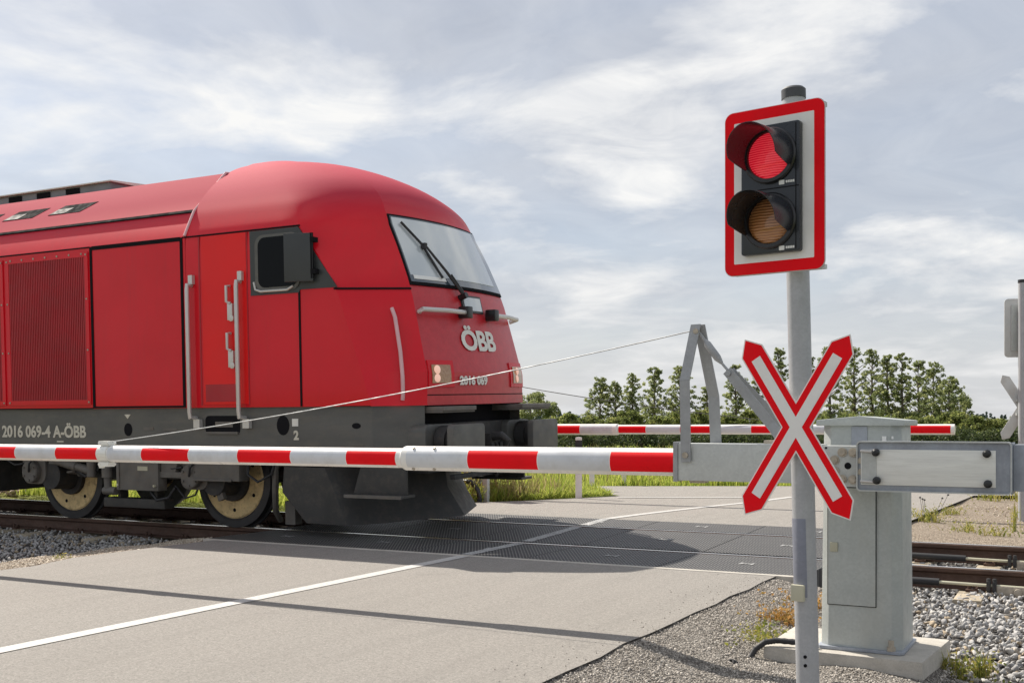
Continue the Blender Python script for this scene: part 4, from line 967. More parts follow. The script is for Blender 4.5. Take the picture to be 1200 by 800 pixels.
for s in (-1,):
    y = s * 1.22
    b = MB(); b.tube((-11.50, y, 0.78), (-11.12, y, 0.70), 0.062, n=16); b.tube((-11.12, y, 0.70), (-10.90, y, 0.655), 0.052, n=16); b.tube((-10.88, y, 0.58), (-10.88, y, 0.76), 0.055, n=12); b.box((-11.52, y, 0.80), (0.10, 0.1, 0.14)); LB(b, 'yaw_damper', 'bogie_grey', bogie, bevel=0.004)
    b = MB(); b.tube((-10.62, y, 0.95), (-10.61, y, 0.58), 0.065, n=16); b.tube((-10.61, y, 0.58), (-10.60, y, 0.44), 0.045, n=12); b.tube((-10.66, y, 0.42), (-10.46, y, 0.42), 0.05, n=12); LB(b, 'vertical_damper', 'bogie_grey', bogie)
    b = MB(); b.bx(-10.42, -9.74, s * 1.12, s * 1.26, 0.44, 0.92); b.bx(-10.40, -10.36, s * 1.26, s * 1.275, 0.46, 0.90); b.prism([(-9.72, s * 1.15, 0.92), (-9.42, s * 1.15, 0.92), (-9.50, s * 1.15, 0.66), (-9.72, s * 1.15, 0.66)], (0, s * 0.08, 0)); LB(b, 'equipment_box', 'bogie_grey', bogie, bevel=0.012)
    b = MB(); b.bx(-9.20, -8.52, s * 1.08, s * 1.25, 0.58, 0.92); b.bx(-9.2, -8.62, s * 1.25, s * 1.275, 0.575, 0.60); b.box((-9.6, s * 1.2, 0.63), (0.5, 0.06, 0.07)); b.box((-8.95, s * 1.1, 0.47), (0.09, 0.06, 0.26), 0, (V((0.93, 0, 0.36)), V((0, 1, 0)), V((-0.36, 0, 0.93)))); LB(b, 'brake_cylinder', 'bogie_grey', bogie, bevel=0.012)
    b = MB(); b.bx(-10.75, -9.75, s * 1.0, s * 1.16, 0.22, 0.33); b.bx(-10.55, -10.5, s * 1.0, s * 1.12, 0.33, 0.5); b.bx(-9.95, -9.9, s * 1.0, s * 1.12, 0.33, 0.5); LB(b, 'magnet_brake', 'plough_grey', bogie, bevel=0.01)
    b = MB(); b.path([(-9.92, s * 1.2, 0.42), (-9.80, s * 1.22, 0.33), (-9.64, s * 1.2, 0.36), (-9.55, s * 1.18, 0.48)], 0.018, 8); b.path([(-9.58, s * 1.15, 0.50), (-9.42, s * 1.16, 0.36), (-9.28, s * 1.14, 0.40), (-9.22, s * 1.12, 0.55)], 0.012, 8); LB(b, 'cable_loop', 'black_rubber', bogie)
    b = MB(); b.path([(-8.10, s * 1.12, 0.92), (-8.12, s * 1.12, 0.5), (-8.22, s * 1.0, 0.24), (-8.28, s * 0.85, 0.12)], 0.035, 8); b.path([(-7.8, s * 1.05, 0.92), (-7.78, s * 1.02, 0.5), (-7.95, s * 0.85, 0.16)], 0.03, 8); b.box((-8.05, s * 0.9, 0.22), (0.14, 0.12, 0.26)); LB(b, 'sand_pipe', 'bogie_grey', bogie)
# small running gear details on the near side
for X in (-9.0, -11.7):
    b = MB(); b.tube((X - 0.28, -1.21, 0.62), (X - 0.28, -1.236, 0.62), 0.128, n=24)
    for k in range(6):
        a = R(30 + 60 * k); b.tube((X - 0.28 + 0.105 * math.cos(a), -1.225, 0.62 + 0.105 * math.sin(a)), (X - 0.28 + 0.105 * math.cos(a), -1.25, 0.62 + 0.105 * math.sin(a)), 0.014, n=6)
    LB(b, 'bolted_cover', 'bogie_grey', bogie)
    b = MB(); pts = []
    for i in range(64):
        a = i * 2 * math.pi / 12; pts.append((X + 0.32 + 0.075 * math.cos(a), -1.05 + 0.075 * math.sin(a), 0.58 + 0.30 * i / 63))
    b.path(pts, 0.018, 6); LB(b, 'coil_spring', 'bogie_grey', bogie)
    b = MB(); b.path([(X - 0.75, -1.16, 0.90), (X - 0.72, -1.2, 0.76), (X - 0.55, -1.22, 0.70), (X - 0.40, -1.22, 0.72)], 0.014, 6); b.path([(X + 0.55, -1.16, 0.90), (X + 0.58, -1.22, 0.66), (X + 0.72, -1.22, 0.58), (X + 0.88, -1.18, 0.66), (X + 0.92, -1.12, 0.88)], 0.016, 6); b.path([(X - 0.28, -1.24, 0.62), (X - 0.22, -1.28, 0.72), (X - 0.10, -1.2, 0.90)], 0.012, 6)
    LB(b, 'cables', 'black_rubber', bogie)
b = MB()
for x, z in ((-10.38, 0.86), (-10.38, 0.5), (-9.79, 0.86), (-9.79, 0.5)): b.tube((x, -1.255, z), (x, -1.285, z), 0.016, n=6)
b.box((-9.98, -1.263, 0.70), (0.16, 0.008, 0.05)); LB(b, 'box_fittings', 'tan_cover', bogie)
# rear bogie
rb_ = copy_tree(bogie); rb_.parent = loco; rb_.location.x = -10.36
b = MB(); b.bx(-14.9, -13.1, -1.36, 1.36, 0.30, 0.93); LB(b, 'fuel_tank', 'bogie_dark', bevel=0.05)
# ------------------------------------------------------------------ near signal: pole, red-bordered board, lamps
UB = V((0.9864, -0.1645, 0)); NB = V((-0.1645, -0.9864, 0)); ZB = V((0, 0, 1))
PB, PT = V((-1.2245, 5.185, -0.25)), V((-1.284, 5.153, 2.718))
PB = PT + (V((-1.225, 5.185, 0.009)) - V((-1.284, 5.153, 2.761))) * (2.99 / 2.752)
sig = thing('traffic_light', 'tall grey pole carrying a red bordered board with a lit red lamp above amber', 'traffic light', tuple(PB))
def SB(mb, name, mats, parent=sig, **k): return mb.build(name, mats, parent, PB, **k)
b = MB(); b.tube(PB, PT, 0.0525, 0.0520, 28); pole = SB(b, 'pole', 'pole_zinc')
b = MB(); b.lathe(PT, PT - PB, [(0.0, 0.032), (0.045, 0.030), (0.0555, 0.020), (0.0555, -0.022), (0.052, -0.022)], 28); SB(b, 'pole_cap', 'cap_grey', bevel=0.0)
# darker patch on the pole front, and small covers
d = (PT - PB).normalized(); pz = lambda z: PB + (PT - PB) * ((z - PB.z) / (PT.z - PB.z))
b = MB(); cA = pz(0.46); b.lathe(pz(0.41), d, [(0.0526, 0.0), (0.0535, 0.006), (0.0535, 0.354), (0.0526, 0.36)], 16, up=V((-0.3, -1, 0)), arc=(R(-78), R(38))); SB(b, 'dark_patch', 'patch_zinc', pole, smooth=40)
b = MB(); b.box(pz(0.43) + NB * 0.060 + UB * -0.012, (0.062, 0.024, 0.075), 0, (UB, -NB, ZB)); SB(b, 'junction_cover', 'tan_cover', bevel=0.006)
b = MB()
for z in (0.10, 0.14): b.tube(pz(z) + NB * 0.050 + UB * 0.012, pz(z) + NB * 0.055 + UB * 0.012, 0.008, n=8)
SB(b, 'drain_holes', 'seam_black')
CB = V((-1.355, 5.071, 2.273))
def fr(c, r_=0.0): return lambda a, bb, o=0.0: c + UB * a + ZB * bb + NB * o
F = fr(CB)
BW, BH = 0.490, 0.765
b = MB(); b.plate(F(0, 0, -0.006), UB, ZB, rrect(BW, BH, 0.042, 7), NB * 0.006, 0); bd = SB(b, 'backboard', 'board_back', smooth=40)
b = MB(); b.plate(F(0, 0, 0.0002), UB, ZB, rrect(BW - 0.006, BH - 0.006, 0.04, 7), NB * 0.0025); SB(b, 'red_border', 'sign_red', bd, smooth=0)
b = MB(); b.plate(F(0, 0, 0.0028), UB, ZB, rrect(BW - 0.100, BH - 0.110, 0.004, 3), NB * 0.0016); SB(b, 'white_field', 'sign_white', bd, smooth=0)
b = MB(); b.bx(0, 0, 0, 0, 0, 0)
b = MB(); b.box(F(0.02, -BH / 2 + 0.012, -0.02), (BW * 0.9, 0.028, 0.02), 0, (UB, NB, ZB)); b.box(F(0.02, BH / 2 - 0.03, -0.02), (BW * 0.9, 0.028, 0.02), 0, (UB, NB, ZB)); SB(b, 'board_rails', 'galvanised', bd, smooth=0)
b = MB(); 
for zz_ in (0.2, -0.2): b.box(F(0.08, zz_, -0.065), (0.16, 0.11, 0.04), 0, (UB, NB, ZB))
SB(b, 'pole_clamps', 'galvanised', bd, bevel=0.006)
HWD, HHT = 0.285, 0.585
b = MB(); b.plate(F(0, -0.004, 0.0046), UB, ZB, rrect(HWD, HHT, 0.012, 4), NB * 0.034); hd = SB(b, 'lamp_housing', 'signal_black', bevel=0.006, smooth=40)
b = MB(); b.box(F(0, -0.004, 0.0395), (HWD - 0.006, 0.002, 0.004), 0, (UB, NB, ZB)); b.box(F(HWD / 2 - 0.018, -0.004, 0.0392), (0.004, 0.0015, HHT - 0.02), 0, (UB, NB, ZB)); SB(b, 'housing_joint', 'seam_black', hd, smooth=0)
for zz_, lens in ((0.146, 'lens_red'), (-0.150, 'lens_amber')):
    c = F(0.0, zz_, 0.0385)
    b = MB(); b.lathe(c, NB, [(0.104, -0.002), (0.128, -0.002), (0.128, 0.010), (0.122, 0.018), (0.106, 0.018), (0.104, 0.010)], 48, closed=True); SB(b, 'lens_ring', 'black_plastic', hd, smooth=30)
    b = MB(); b.lathe(c, NB, [(0.1035, 0.004), (0.10, 0.008), (0.075, 0.018), (0.04, 0.025), (0.0, 0.027)], 40); SB(b, 'lens', lens, hd, smooth=60)
    # cut-away visor: full at the wall, open below
    vb = MB(); n = 56; o = len(vb.v); AN = R(232)
    for rr in (0.1155, 0.1120):
        for k in range(n + 1):
            f_ = k / n; a = R(90) - AN / 2 + AN * f_
            e = abs(2 * f_ - 1); L_ = 0.228 * (1 - 0.30 * max(0, e - 0.05) ** 1.6) 
            if e > 0.86: L_ *= max(0.12, 1 - ((e - 0.86) / 0.14) ** 1.3 * 0.85)
            for q in range(6):
                t_ = q / 5; vb.v.append(tuple(c + UB * (math.cos(a) * rr) + ZB * (math.sin(a) * rr - 0.012 * t_) + NB * (0.014 + L_ * t_)))
    m_ = (n + 1) * 6
    for k in range(n):
        for q in range(5):
            a0 = o + k * 6 + q; vb.f.append((a0, a0 + 6, a0 + 7, a0 + 1)); vb.m.append(0)
            a1 = a0 + m_; vb.f.append((a1, a1 + 1, a1 + 7, a1 + 6)); vb.m.append(0)
        a0 = o + k * 6 + 5; vb.f.append((a0, a0 + 6, a0 + 6 + m_, a0 + m_)); vb.m.append(0)
    for k in (0, n):
        for q in range(5):
            a0 = o + k * 6 + q; vb.f.append((a0, a0 + 1, a0 + 1 + m_, a0 + m_)); vb.m.append(0)
    SB(vb, 'visor', 'signal_black', hd, smooth=40)
    lx, lz = 0.085, zz_ - 0.128
    b = MB(); b.plate(F(lx - 0.028, lz, 0.0388), UB, ZB, rrect(0.026, 0.020, 0.003, 2), NB * 0.0012)
    for k in range(5): b.plate(F(lx - 0.005 + k * 0.0085, lz + 0.001, 0.0388), UB, ZB, rrect(0.0065, 0.011, 0.001, 2), NB * 0.0012)
    SB(b, 'maker_mark', 'white_print', hd, smooth=0)

# St Andrew's cross
CX = V((-1.256, 5.086, 1.187))
crs = thing('crossbuck', 'red St Andrew cross with white inner stripe fixed to the near pole', 'crossing sign', tuple(CX))
G = fr(CX); ang = math.atan2(0.851, 0.525)
def arm_poly(a, hw, shoulder, tipd, side=(1, -1)):
    ca, sa = math.cos(a), math.sin(a); P_ = []
    for sg in side:
        pts = [(sg * shoulder, -sg * hw), (sg * tipd, 0), (sg * shoulder, sg * hw)] if tipd else [(sg * shoulder, -sg * hw), (sg * shoulder, sg * hw)]
        P_ += [(x * ca - y * sa, x * sa + y * ca) for x, y in pts]
    return P_
def cross_outline(hw, shoulder, tipd):
    # outline of two crossed arms as one polygon
    res = []; angs = [ang, math.pi - ang, math.pi + ang, 2 * math.pi - ang]
    for i, a in enumerate(angs):
        na = angs[(i + 1) % 4]; u1 = (math.cos(a), math.sin(a)); n1 = (-u1[1], u1[0]); da = ((na - a) % (2 * math.pi))
        loc = [(shoulder, -hw), (tipd, 0), (shoulder, hw)] if tipd else [(shoulder, -hw), (shoulder, hw)]
        res += [(x * u1[0] + y * n1[0], x * u1[1] + y * n1[1]) for x, y in loc]
        rr = hw / math.sin(da / 2); am = a + da / 2; res.append((rr * math.cos(am), rr * math.sin(am)))
    return res
b = MB(); b.plate(G(0, 0, -0.002), UB, ZB, cross_outline(0.0605, 0.4135, 0.482), NB * 0.003); cp = SB(b, 'sign_plate', 'sign_white', None, smooth=0); cp.parent = crs
for v in cp.data.vertices: v.co += PB - CX
def XB_(mb, name, mat, parent=crs, **k): return mb.build(name, mat, parent, CX, **k)
b = MB(); b.plate(G(0, 0, 0.0012), UB, ZB, cross_outline(0.0545, 0.411, 0.4735), NB * 0.0016); XB_(b, 'red_face', 'sign_red', smooth=0)
b = MB(); b.plate(G(0, 0, 0.003), UB, ZB, cross_outline(0.0245, 0.373, 0), NB * 0.0014); XB_(b, 'white_stripe', 'sign_white', smooth=0)
b = MB(); b.box(G(0.0, 0.10, -0.022), (0.20, 0.035, 0.03), 0, (UB, NB, ZB)); b.box(G(0.0, -0.10, -0.022), (0.20, 0.035, 0.03), 0, (UB, NB, ZB)); XB_(b, 'clamp', 'galvanised', bevel=0.004)

# ------------------------------------------------------------------ barrier cabinet on its concrete base
base = thing('concrete_base', 'low pale concrete base slab under the near barrier cabinet', 'concrete base', (-1.3, 6.65, -0.06))
b = MB(); b.hexa([(-1.77, 6.27, -0.75), (-0.85, 6.23, -0.75), (-0.80, 7.04, -0.75), (-1.77, 7.06, -0.75), (-1.74, 6.29, -0.06), (-0.875, 6.25, -0.06), (-0.825, 7.0, -0.06), (-1.74, 7.02, -0.06)]); b.build('slab', 'concrete', base, (-1.3, 6.65, -0.06), bevel=0.018)
b = MB()
for k in range(7):
    x = -1.66 + k * 0.115 + rng.normal() * 0.01; b.lathe((x, 6.292 + rng.normal() * 0.004, -0.115 - rng.random() * 0.05), (0, -1, 0.1), [(0.0, 0.010), (0.022 + rng.random() * 0.02, 0.006), (0.035 + rng.random() * 0.02, -0.005)], 9)
b.build('chipped_edge', 'concrete', base, (-1.3, 6.65, -0.06))
def cabinet(label):
    K = V((-1.215, 6.6, -0.058)); o = thing('barrier_cabinet', label, 'cabinet', tuple(K), 'barrier drive cabinets')
    def KB(mb, name, mats, parent=o, **k): return mb.build(name, mats, parent, K, **k)
    x0, x1, y0, y1 = -1.445, -1.0, 6.385, 6.83
    ch = 0.05
    def ring(x0, x1, y0, y1, c): return [(x0 + c, y0), (x1 - c, y0), (x1, y0 + c), (x1, y1 - c), (x1 - c, y1), (x0 + c, y1), (x0, y1 - c), (x0, y0 + c)]
    b = MB(); A_ = ring(x0, x1, y0, y1, ch); n = 8
    B_ = ring(x0 + 0.012, x1 - 0.012, y0 + 0.012, y1 - 0.012, ch)
    b.add([(x, y, -0.045) for x, y in A_] + [(x, y, 1.196) for x, y in B_], [tuple(range(n - 1, -1, -1)), tuple(range(n, 2 * n))] + [(i, (i + 1) % n, n + (i + 1) % n, n + i) for i in range(n)])
    bd_ = KB(b, 'cabinet_body', 'cabinet_zinc', bevel=0.006)
    b = MB(); b.prism([(x, y, -0.058) for x, y in ring(x0 - 0.012, x1 + 0.012, y0 - 0.022, y1 + 0.012, 0.02)], (0, 0, 0.018)); KB(b, 'base_plate', 'galvanised_dark', bevel=0.003)
    # ridged lid
    b = MB(); X0, X1, Y0, Y1 = x0 - 0.016, x1 + 0.016, y0 - 0.016, y1 + 0.016; xm = (X0 + X1) / 2
    b.prism([(X0, Y0, 1.192), (X1, Y0, 1.192), (X1, Y0, 1.224), (xm, Y0, 1.246), (X0, Y0, 1.224)], (0, Y1 - Y0, 0)); KB(b, 'lid', 'cabinet_zinc', bevel=0.008)
    b = MB(); b.bx(x0 + 0.175, x0 + 0.26, y0 + 0.004, y0 + 0.02, 1.02, 1.188); KB(b, 'vent_panel', 'galvanised_dark', smooth=0)
    # door, proud of the front, with dark gap, lower panel
    b = MB(); b.bx(x0 + 0.045, x1 - 0.135, y0 - 0.004, y0 + 0.012, 0.19, 0.85); KB(b, 'door_gap', 'seam_black', smooth=0)
    b = MB(); b.bx(x0 + 0.049, x1 - 0.138, y0 - 0.009, y0 + 0.012, 0.194, 0.846); dr_ = KB(b, 'door', 'cabinet_zinc', bevel=0.003)
    b = MB(); b.box((x0 + 0.083, y0 - 0.014, 0.515), (0.042, 0.014, 0.052)); KB(b, 'lock_cover', 'tan_cover', dr_, bevel=0.006)
    b = MB(); b.tube((x1 - 0.055, y0 - 0.006, -0.04), (x1 - 0.055, y0 - 0.006, 0.018), 0.015, n=8); b.tube((x1 - 0.055, y0 - 0.006, -0.04), (x1 - 0.055, y0 - 0.006, -0.018), 0.025, n=6); KB(b, 'anchor_bolt', 'steel_bolt')
    b = MB(); b.bx(x1 - 0.105, x1 - 0.082, y0 + 0.001, y0 + 0.010, 1.06, 1.135); b.bx(x1 - 0.055, x1 - 0.045, y0 + 0.0, y0 + 0.012, 1.12, 1.135); b.bx(x1 - 0.055, x1 - 0.043, y0 + 0.0, y0 + 0.012, 1.05, 1.065); KB(b, 'small_sticker', 'white_print', smooth=0)
    return o
cb = cabinet('tall galvanised cabinet with ridged lid and locked door on the near concrete base')

# ------------------------------------------------------------------ near barrier arm
BY = 6.20
AO = V((-1.25, BY, 0.98))
arm = thing('crossing_barrier', 'red and white striped near barrier arm with grey support mast, stay wire and counterweight', 'barrier', tuple(AO), 'level crossing barrier arms')
def AB(mb, name, mats, parent=arm, **k): return mb.build(name, mats, parent, AO, **k)
def boom_tube(mb, x0, x1, r0, r1, Y, z0, z1, bands, n=36):
    """white tube with reflective foil on both flat-facing sides; bands = [(x from, x to, slot)]"""
    cuts = sorted({x0, x1, *[q for a in bands for q in a[:2]]}); o = len(mb.v)
    for x in cuts:
        f_ = (x - x0) / (x1 - x0); r_ = r0 + (r1 - r0) * f_; zc_ = z0 + (z1 - z0) * f_
        for j in range(n):
            a = 2 * math.pi * (j + 0.5) / n; mb.v.append((x, Y + r_ * math.cos(a), zc_ + r_ * math.sin(a)))
    for i in range(len(cuts) - 1):
        xm = (cuts[i] + cuts[i + 1]) / 2; slot = 0
        for a in bands:
            if a[0] < xm < a[1]: slot = a[2]
        for j in range(n):
            am = 2 * math.pi * (j + 1) / n; foil = abs(math.sin(am)) < 0.66
            mb.f.append((o + i * n + j, o + i * n + (j + 1) % n, o + (i + 1) * n + (j + 1) % n, o + (i + 1) * n + j)); mb.m.append(slot if foil else 0)
    mb.f.append(tuple(o + j for j in range(n))); mb.m.append(0); mb.f.append(tuple(o + (len(cuts) - 1) * n + j for j in reversed(range(n)))); mb.m.append(0)
BM = ['boom_white', 'foil_red', 'foil_white']
b = MB(); boom_tube(b, -9.05, -4.06, 0.066, 0.066, BY, 0.968, 0.977, [(-9.0, -8.36, 2), (-8.36, -7.89, 1), (-7.885, -7.415, 2), (-7.41, -6.95, 1), (-6.83, -6.47, 2), (-6.465, -5.99, 1), (-5.985, -5.52, 2), (-5.515, -5.035, 1), (-5.03, -4.56, 2), (-4.555, -4.155, 1)])
AB(b, 'boom', BM, smooth=40)
b = MB(); boom_tube(b, -4.10, -2.175, 0.081, 0.081, BY, 0.977, 0.980, [(-4.06, -3.60, 2), (-3.595, -3.10, 1), (-3.095, -2.62, 2), (-2.615, -2.205, 1)])
b.lathe((-4.101, BY, 0.977), (-1, 0, 0), [(0.081, 0.0), (0.078, 0.008), (0.066, 0.018)], 36)
slv = AB(b, 'boom_sleeve', BM, smooth=40)
b = MB()
for x in (-4.02, -3.86):
    for a in (55, -55, 125, 235): b.tube((x, BY + 0.079 * -math.cos(R(a)), 0.978 + 0.079 * math.sin(R(a))), (x, BY + 0.089 * -math.cos(R(a)), 0.978 + 0.089 * math.sin(R(a))), 0.011, n=8)
AB(b, 'sleeve_screws', 'steel_bolt', slv)
b = MB(); b.lathe((-6.925, BY, 0.972), (1, 0, 0), [(0.0665, 0.0), (0.0715, 0.0), (0.0715, 0.085), (0.0665, 0.085)], 32, closed=True)
for s in (-1, 1): b.box((-6.885, BY - 0.015, 0.972 + s * 0.082), (0.11, 0.06, 0.035)); b.tube((-6.93, BY - 0.05, 0.972 + s * 0.082), (-6.93, BY + 0.03, 0.972 + s * 0.082), 0.012, n=8); b.tube((-6.84, BY - 0.05, 0.972 + s * 0.082), (-6.84, BY + 0.03, 0.972 + s * 0.082), 0.012, n=8)
b.tube((-6.93, BY - 0.02, 0.86), (-6.93, BY - 0.02, 0.90), 0.022, n=10)
AB(b, 'stay_clamp', 'aluminium_plate', bevel=0.0)
# bracket beam
b = MB(); b.bx(-2.19, -1.375, BY - 0.085, BY + 0.075, 0.878, 1.092); AB(b, 'bracket_beam', 'galvanised', bevel=0.008)
b = MB(); b.bx(-2.215, -2.188, BY - 0.093, BY + 0.083, 0.872, 1.10); AB(b, 'end_flange', 'galvanised_bar', bevel=0.003)
b = MB()
for x in (-2.09, -1.72): b.box((x, BY, 0.872), (0.09, 0.08, 0.018))
b.box((-1.66, BY, 1.10), (0.09, 0.06, 0.022)); AB(b, 'beam_nuts', 'steel_bolt', bevel=0.004)
# bolt plate with a ring of bolts
b = MB(); b.bx(-1.37, -1.02, BY - 0.075, BY + 0.06, 0.866, 1.085); pl_ = AB(b, 'pivot_plate', 'galvanised', bevel=0.004)
b = MB(); PC = V((-1.236, BY - 0.077, 0.978))
for k in range(8):
    a = R(22 + 45 * k); q = PC + V((math.cos(a) * 0.075, 0, math.sin(a) * 0.078)); b.tube(q + V((0, 0.004, 0)), q - V((0, 0.016, 0)), 0.018, n=6); b.tube(q, q - V((0, 0.006, 0)), 0.025, n=16)
AB(b, 'bolt_ring', 'steel_bolt', pl_, smooth=30)
b = MB(); b.lathe(PC - V((0, 0.0, 0)), (0, -1, 0), [(0.0, 0.001), (0.017, 0.001), (0.019, -0.004)], 16); 
for dx, dz in ((-0.115, 0.095), (0.08, 0.095), (0.08, -0.09)): b.lathe(PC + V((dx, 0, dz)), (0, -1, 0), [(0.0, 0.001), (0.006, 0.001), (0.007, -0.004)], 10)
AB(b, 'plate_holes', 'seam_black', pl_)
# counterweight: galvanised tray with pale inner plate and black knobs
cwx0, cwx1, cwz0, cwz1 = -1.188, -0.43, 0.846, 1.112
b = MB(); b.plate(((cwx0 + cwx1) / 2, BY - 0.086, (cwz0 + cwz1) / 2), (1, 0, 0), (0, 0, 1), rrect(cwx1 - cwx0, cwz1 - cwz0, 0.022, 5), (0, 0.06, 0)); cw = AB(b, 'counterweight', 'galvanised_dark', bevel=0.004)
b = MB(); b.plate(((cwx0 + cwx1) / 2, BY - 0.1, (cwz0 + cwz1) / 2), (1, 0, 0), (0, 0, 1), rrect(cwx1 - cwx0, cwz1 - cwz0, 0.022, 5), (0, 0.0138, 0))
rim_in = rrect(cwx1 - cwx0 - 0.014, cwz1 - cwz0 - 0.014, 0.016, 5)
b = MB(); out_ = rrect(cwx1 - cwx0, cwz1 - cwz0, 0.022, 5); n = len(out_); cc_ = V(((cwx0 + cwx1) / 2, 0, (cwz0 + cwz1) / 2))
vs_ = []
for yy in (BY - 0.100, BY - 0.0865):
    for L_ in (out_, rim_in): vs_ += [(cc_.x + x, yy, cc_.z + z) for x, z in L_]
fs_ = []
for i in range(n):
    j = (i + 1) % n; fs_ += [(i, j, n + j, n + i), (2 * n + i, 3 * n + i, 3 * n + j, 2 * n + j), (i, 2 * n + i, 2 * n + j, j), (n + i, n + j, 3 * n + j, 3 * n + i)]
b.add(vs_, fs_); AB(b, 'tray_rim', 'galvanised', cw, smooth=40)
b = MB(); b.bx(-1.165, -0.505, BY - 0.094, BY - 0.0862, 0.881, 1.068); AB(b, 'weight_plate', 'aluminium_plate', cw, bevel=0.002)
b = MB(); b.bx(-1.160, -1.085, BY - 0.0975, BY - 0.0945, 0.886, 1.063); AB(b, 'end_piece', 'galvanised', cw, smooth=0)
b = MB()
for x, z in ((-1.085, 1.052), (-1.080, 0.905), (-0.545, 1.052), (-0.540, 0.900)): b.lathe((x, BY - 0.094, z), (0, -1, 0), [(0.012, 0.0), (0.013, 0.008), (0.021, 0.012), (0.020, 0.028), (0.011, 0.036), (0.0, 0.037)], 18)
AB(b, 'knob', 'black_plastic', cw)
b = MB()
for z in (1.060, 0.900): b.tube((-1.165, BY - 0.105, z), (-1.10, BY - 0.105, z - 0.004), 0.007, n=8)
AB(b, 'pin', 'handrail_steel', cw)
b = MB(); b.bx(-0.428, -0.10, BY - 0.04, BY + 0.10, 0.862, 1.098); b.bx(-0.436, -0.429, BY - 0.09, BY + 0.10, 0.848, 1.108); AB(b, 'rear_weight', 'galvanised_dark', bevel=0.004)
b = MB(); b.tube((-1.236, BY + 0.06, 0.978), (-1.236, BY + 0.25, 0.978), 0.07, n=24); AB(b, 'pivot_shaft', 'galvanised_bar')
# support mast: two bent flat bars
def flat(mb, pts, wd, th, wdir):
    P_ = [V(p) for p in pts]; wd_ = V(wdir).normalized() * wd / 2
    for p, q in zip(P_, P_[1:]):
        dd = (q - p).normalized(); nn = dd.cross(wd_).normalized() * th / 2
        mb.hexa([p - wd_ - nn, p + wd_ - nn, p + wd_ + nn, p - wd_ + nn, q - wd_ - nn, q + wd_ - nn, q + wd_ + nn, q - wd_ + nn])
b = MB(); flat(b, [(-2.135, BY - 0.098, 0.985), (-2.143, BY - 0.098, 1.45), (-2.105, BY - 0.012, 1.775)], 0.058, 0.010, (1, 0, 0.03)); flat(b, [(-2.015, BY + 0.085, 1.05), (-2.030, BY + 0.085, 1.36), (-2.092, BY + 0.012, 1.775)], 0.065, 0.010, (1, 0, 0.05))
ms = AB(b, 'support_mast', 'galvanised_bar')
b = MB(); b.tube((-2.10, BY - 0.035, 1.735), (-2.10, BY + 0.03, 1.735), 0.016, n=8); b.tube((-2.137, BY - 0.115, 1.025), (-2.137, BY - 0.10, 1.025), 0.018, n=8); AB(b, 'mast_bolts', 'steel_bolt', ms)
# diagonal brace with turnbuckle
b = MB(); b.path([(-2.095, BY, 1.735), (-2.05, BY, 1.675)], 0.009, 8); b.path([(-2.055, BY, 1.685), (-2.04, BY, 1.66), (-1.98, BY, 1.58), (-1.955, BY, 1.55)], [0.010, 0.022, 0.022, 0.010], 10); b.tube((-1.96, BY, 1.555), (-1.90, BY, 1.485), 0.008, n=8); AB(b, 'turnbuckle', 'galvanised_bar')
b = MB(); flat(b, [(-1.915, BY - 0.030, 1.505), (-1.66, BY - 0.05, 1.20), (-1.575, BY - 0.09, 1.10), (-1.575, BY - 0.09, 1.0)], 0.055, 0.009, (0.75, 0, 0.66)); flat(b, [(-1.915, BY + 0.030, 1.505), (-1.63, BY + 0.06, 1.20), (-1.52, BY + 0.08, 1.08)], 0.055, 0.009, (0.75, 0, 0.66)); b.tube((-1.905, BY - 0.05, 1.49), (-1.905, BY + 0.05, 1.49), 0.016, n=8)
AB(b, 'brace', 'galvanised_bar')
W0, W1 = V((-6.84, BY - 0.01, 1.065)), V((-2.105, BY, 1.745)); pts = []
for i in range(17):
    f_ = i / 16; p = W0.lerp(W1, f_); p.z -= 0.045 * 4 * f_ * (1 - f_); pts.append(p)
b = MB(); b.path(pts, 0.0036, 6); AB(b, 'stay_wire', 'galvanised_bar')

# ------------------------------------------------------------------ far barrier, its cabinet and base
FY = 15.75; FO = V((-8.9, FY, 1.12))
farm = thing('crossing_barrier', 'red and white striped barrier arm on the far side of the track', 'barrier', tuple(FO), 'level crossing barrier arms')
def FB(mb, name, mats, parent=farm, **k): return mb.build(name, mats, parent, FO, **k)
b = MB(); boom_tube(b, -8.75, -6.60, 0.085, 0.085, FY, 1.12, 1.122, [(-8.6, -8.15, 1), (-8.1, -7.65, 2), (-7.645, -7.20, 1), (-7.195, -6.66, 2)]); b.lathe((-6.60, FY, 1.122), (1, 0, 0), [(0.085, 0), (0.082, 0.008), (0.07, 0.018)], 36); FB(b, 'boom_sleeve', BM, smooth=40)
bands = [(-6.56, -6.12, 1), (-6.115, -5.585, 2)]
x = -5.58
for k in range(4): bands += [(x, x + 0.54, 1), (x + 0.545, x + 1.06, 2)]; x += 1.065
bands = [q for q in bands if q[1] < -2.42] + [(-2.385, -1.845, 1)]
b = MB(); boom_tube(b, -6.62, -1.80, 0.071, 0.071, FY, 1.122, 1.133, bands); FB(b, 'boom', BM, smooth=40)
b = MB(); b.bx(-9.35, -8.74, FY - 0.085, FY + 0.085, 1.02, 1.24); FB(b, 'bracket_beam', 'galvanised', bevel=0.008)
b = MB(); flat(b, [(-8.85, FY - 0.09, 1.1), (-8.83, FY, 1.92)], 0.06, 0.01, (1, 0, 0)); flat(b, [(-9.0, FY + 0.09, 1.1), (-8.85, FY, 1.92)], 0.06, 0.01, (1, 0, 0)); FB(b, 'support_mast', 'galvanised_bar')
b = MB(); W0, W1 = V((-8.84, FY, 1.90)), V((-3.9, FY, 1.215)); pts = []
for i in range(15):
    f_ = i / 14; p = W0.lerp(W1, f_); p.z -= 0.055 * 4 * f_ * (1 - f_); pts.append(p)
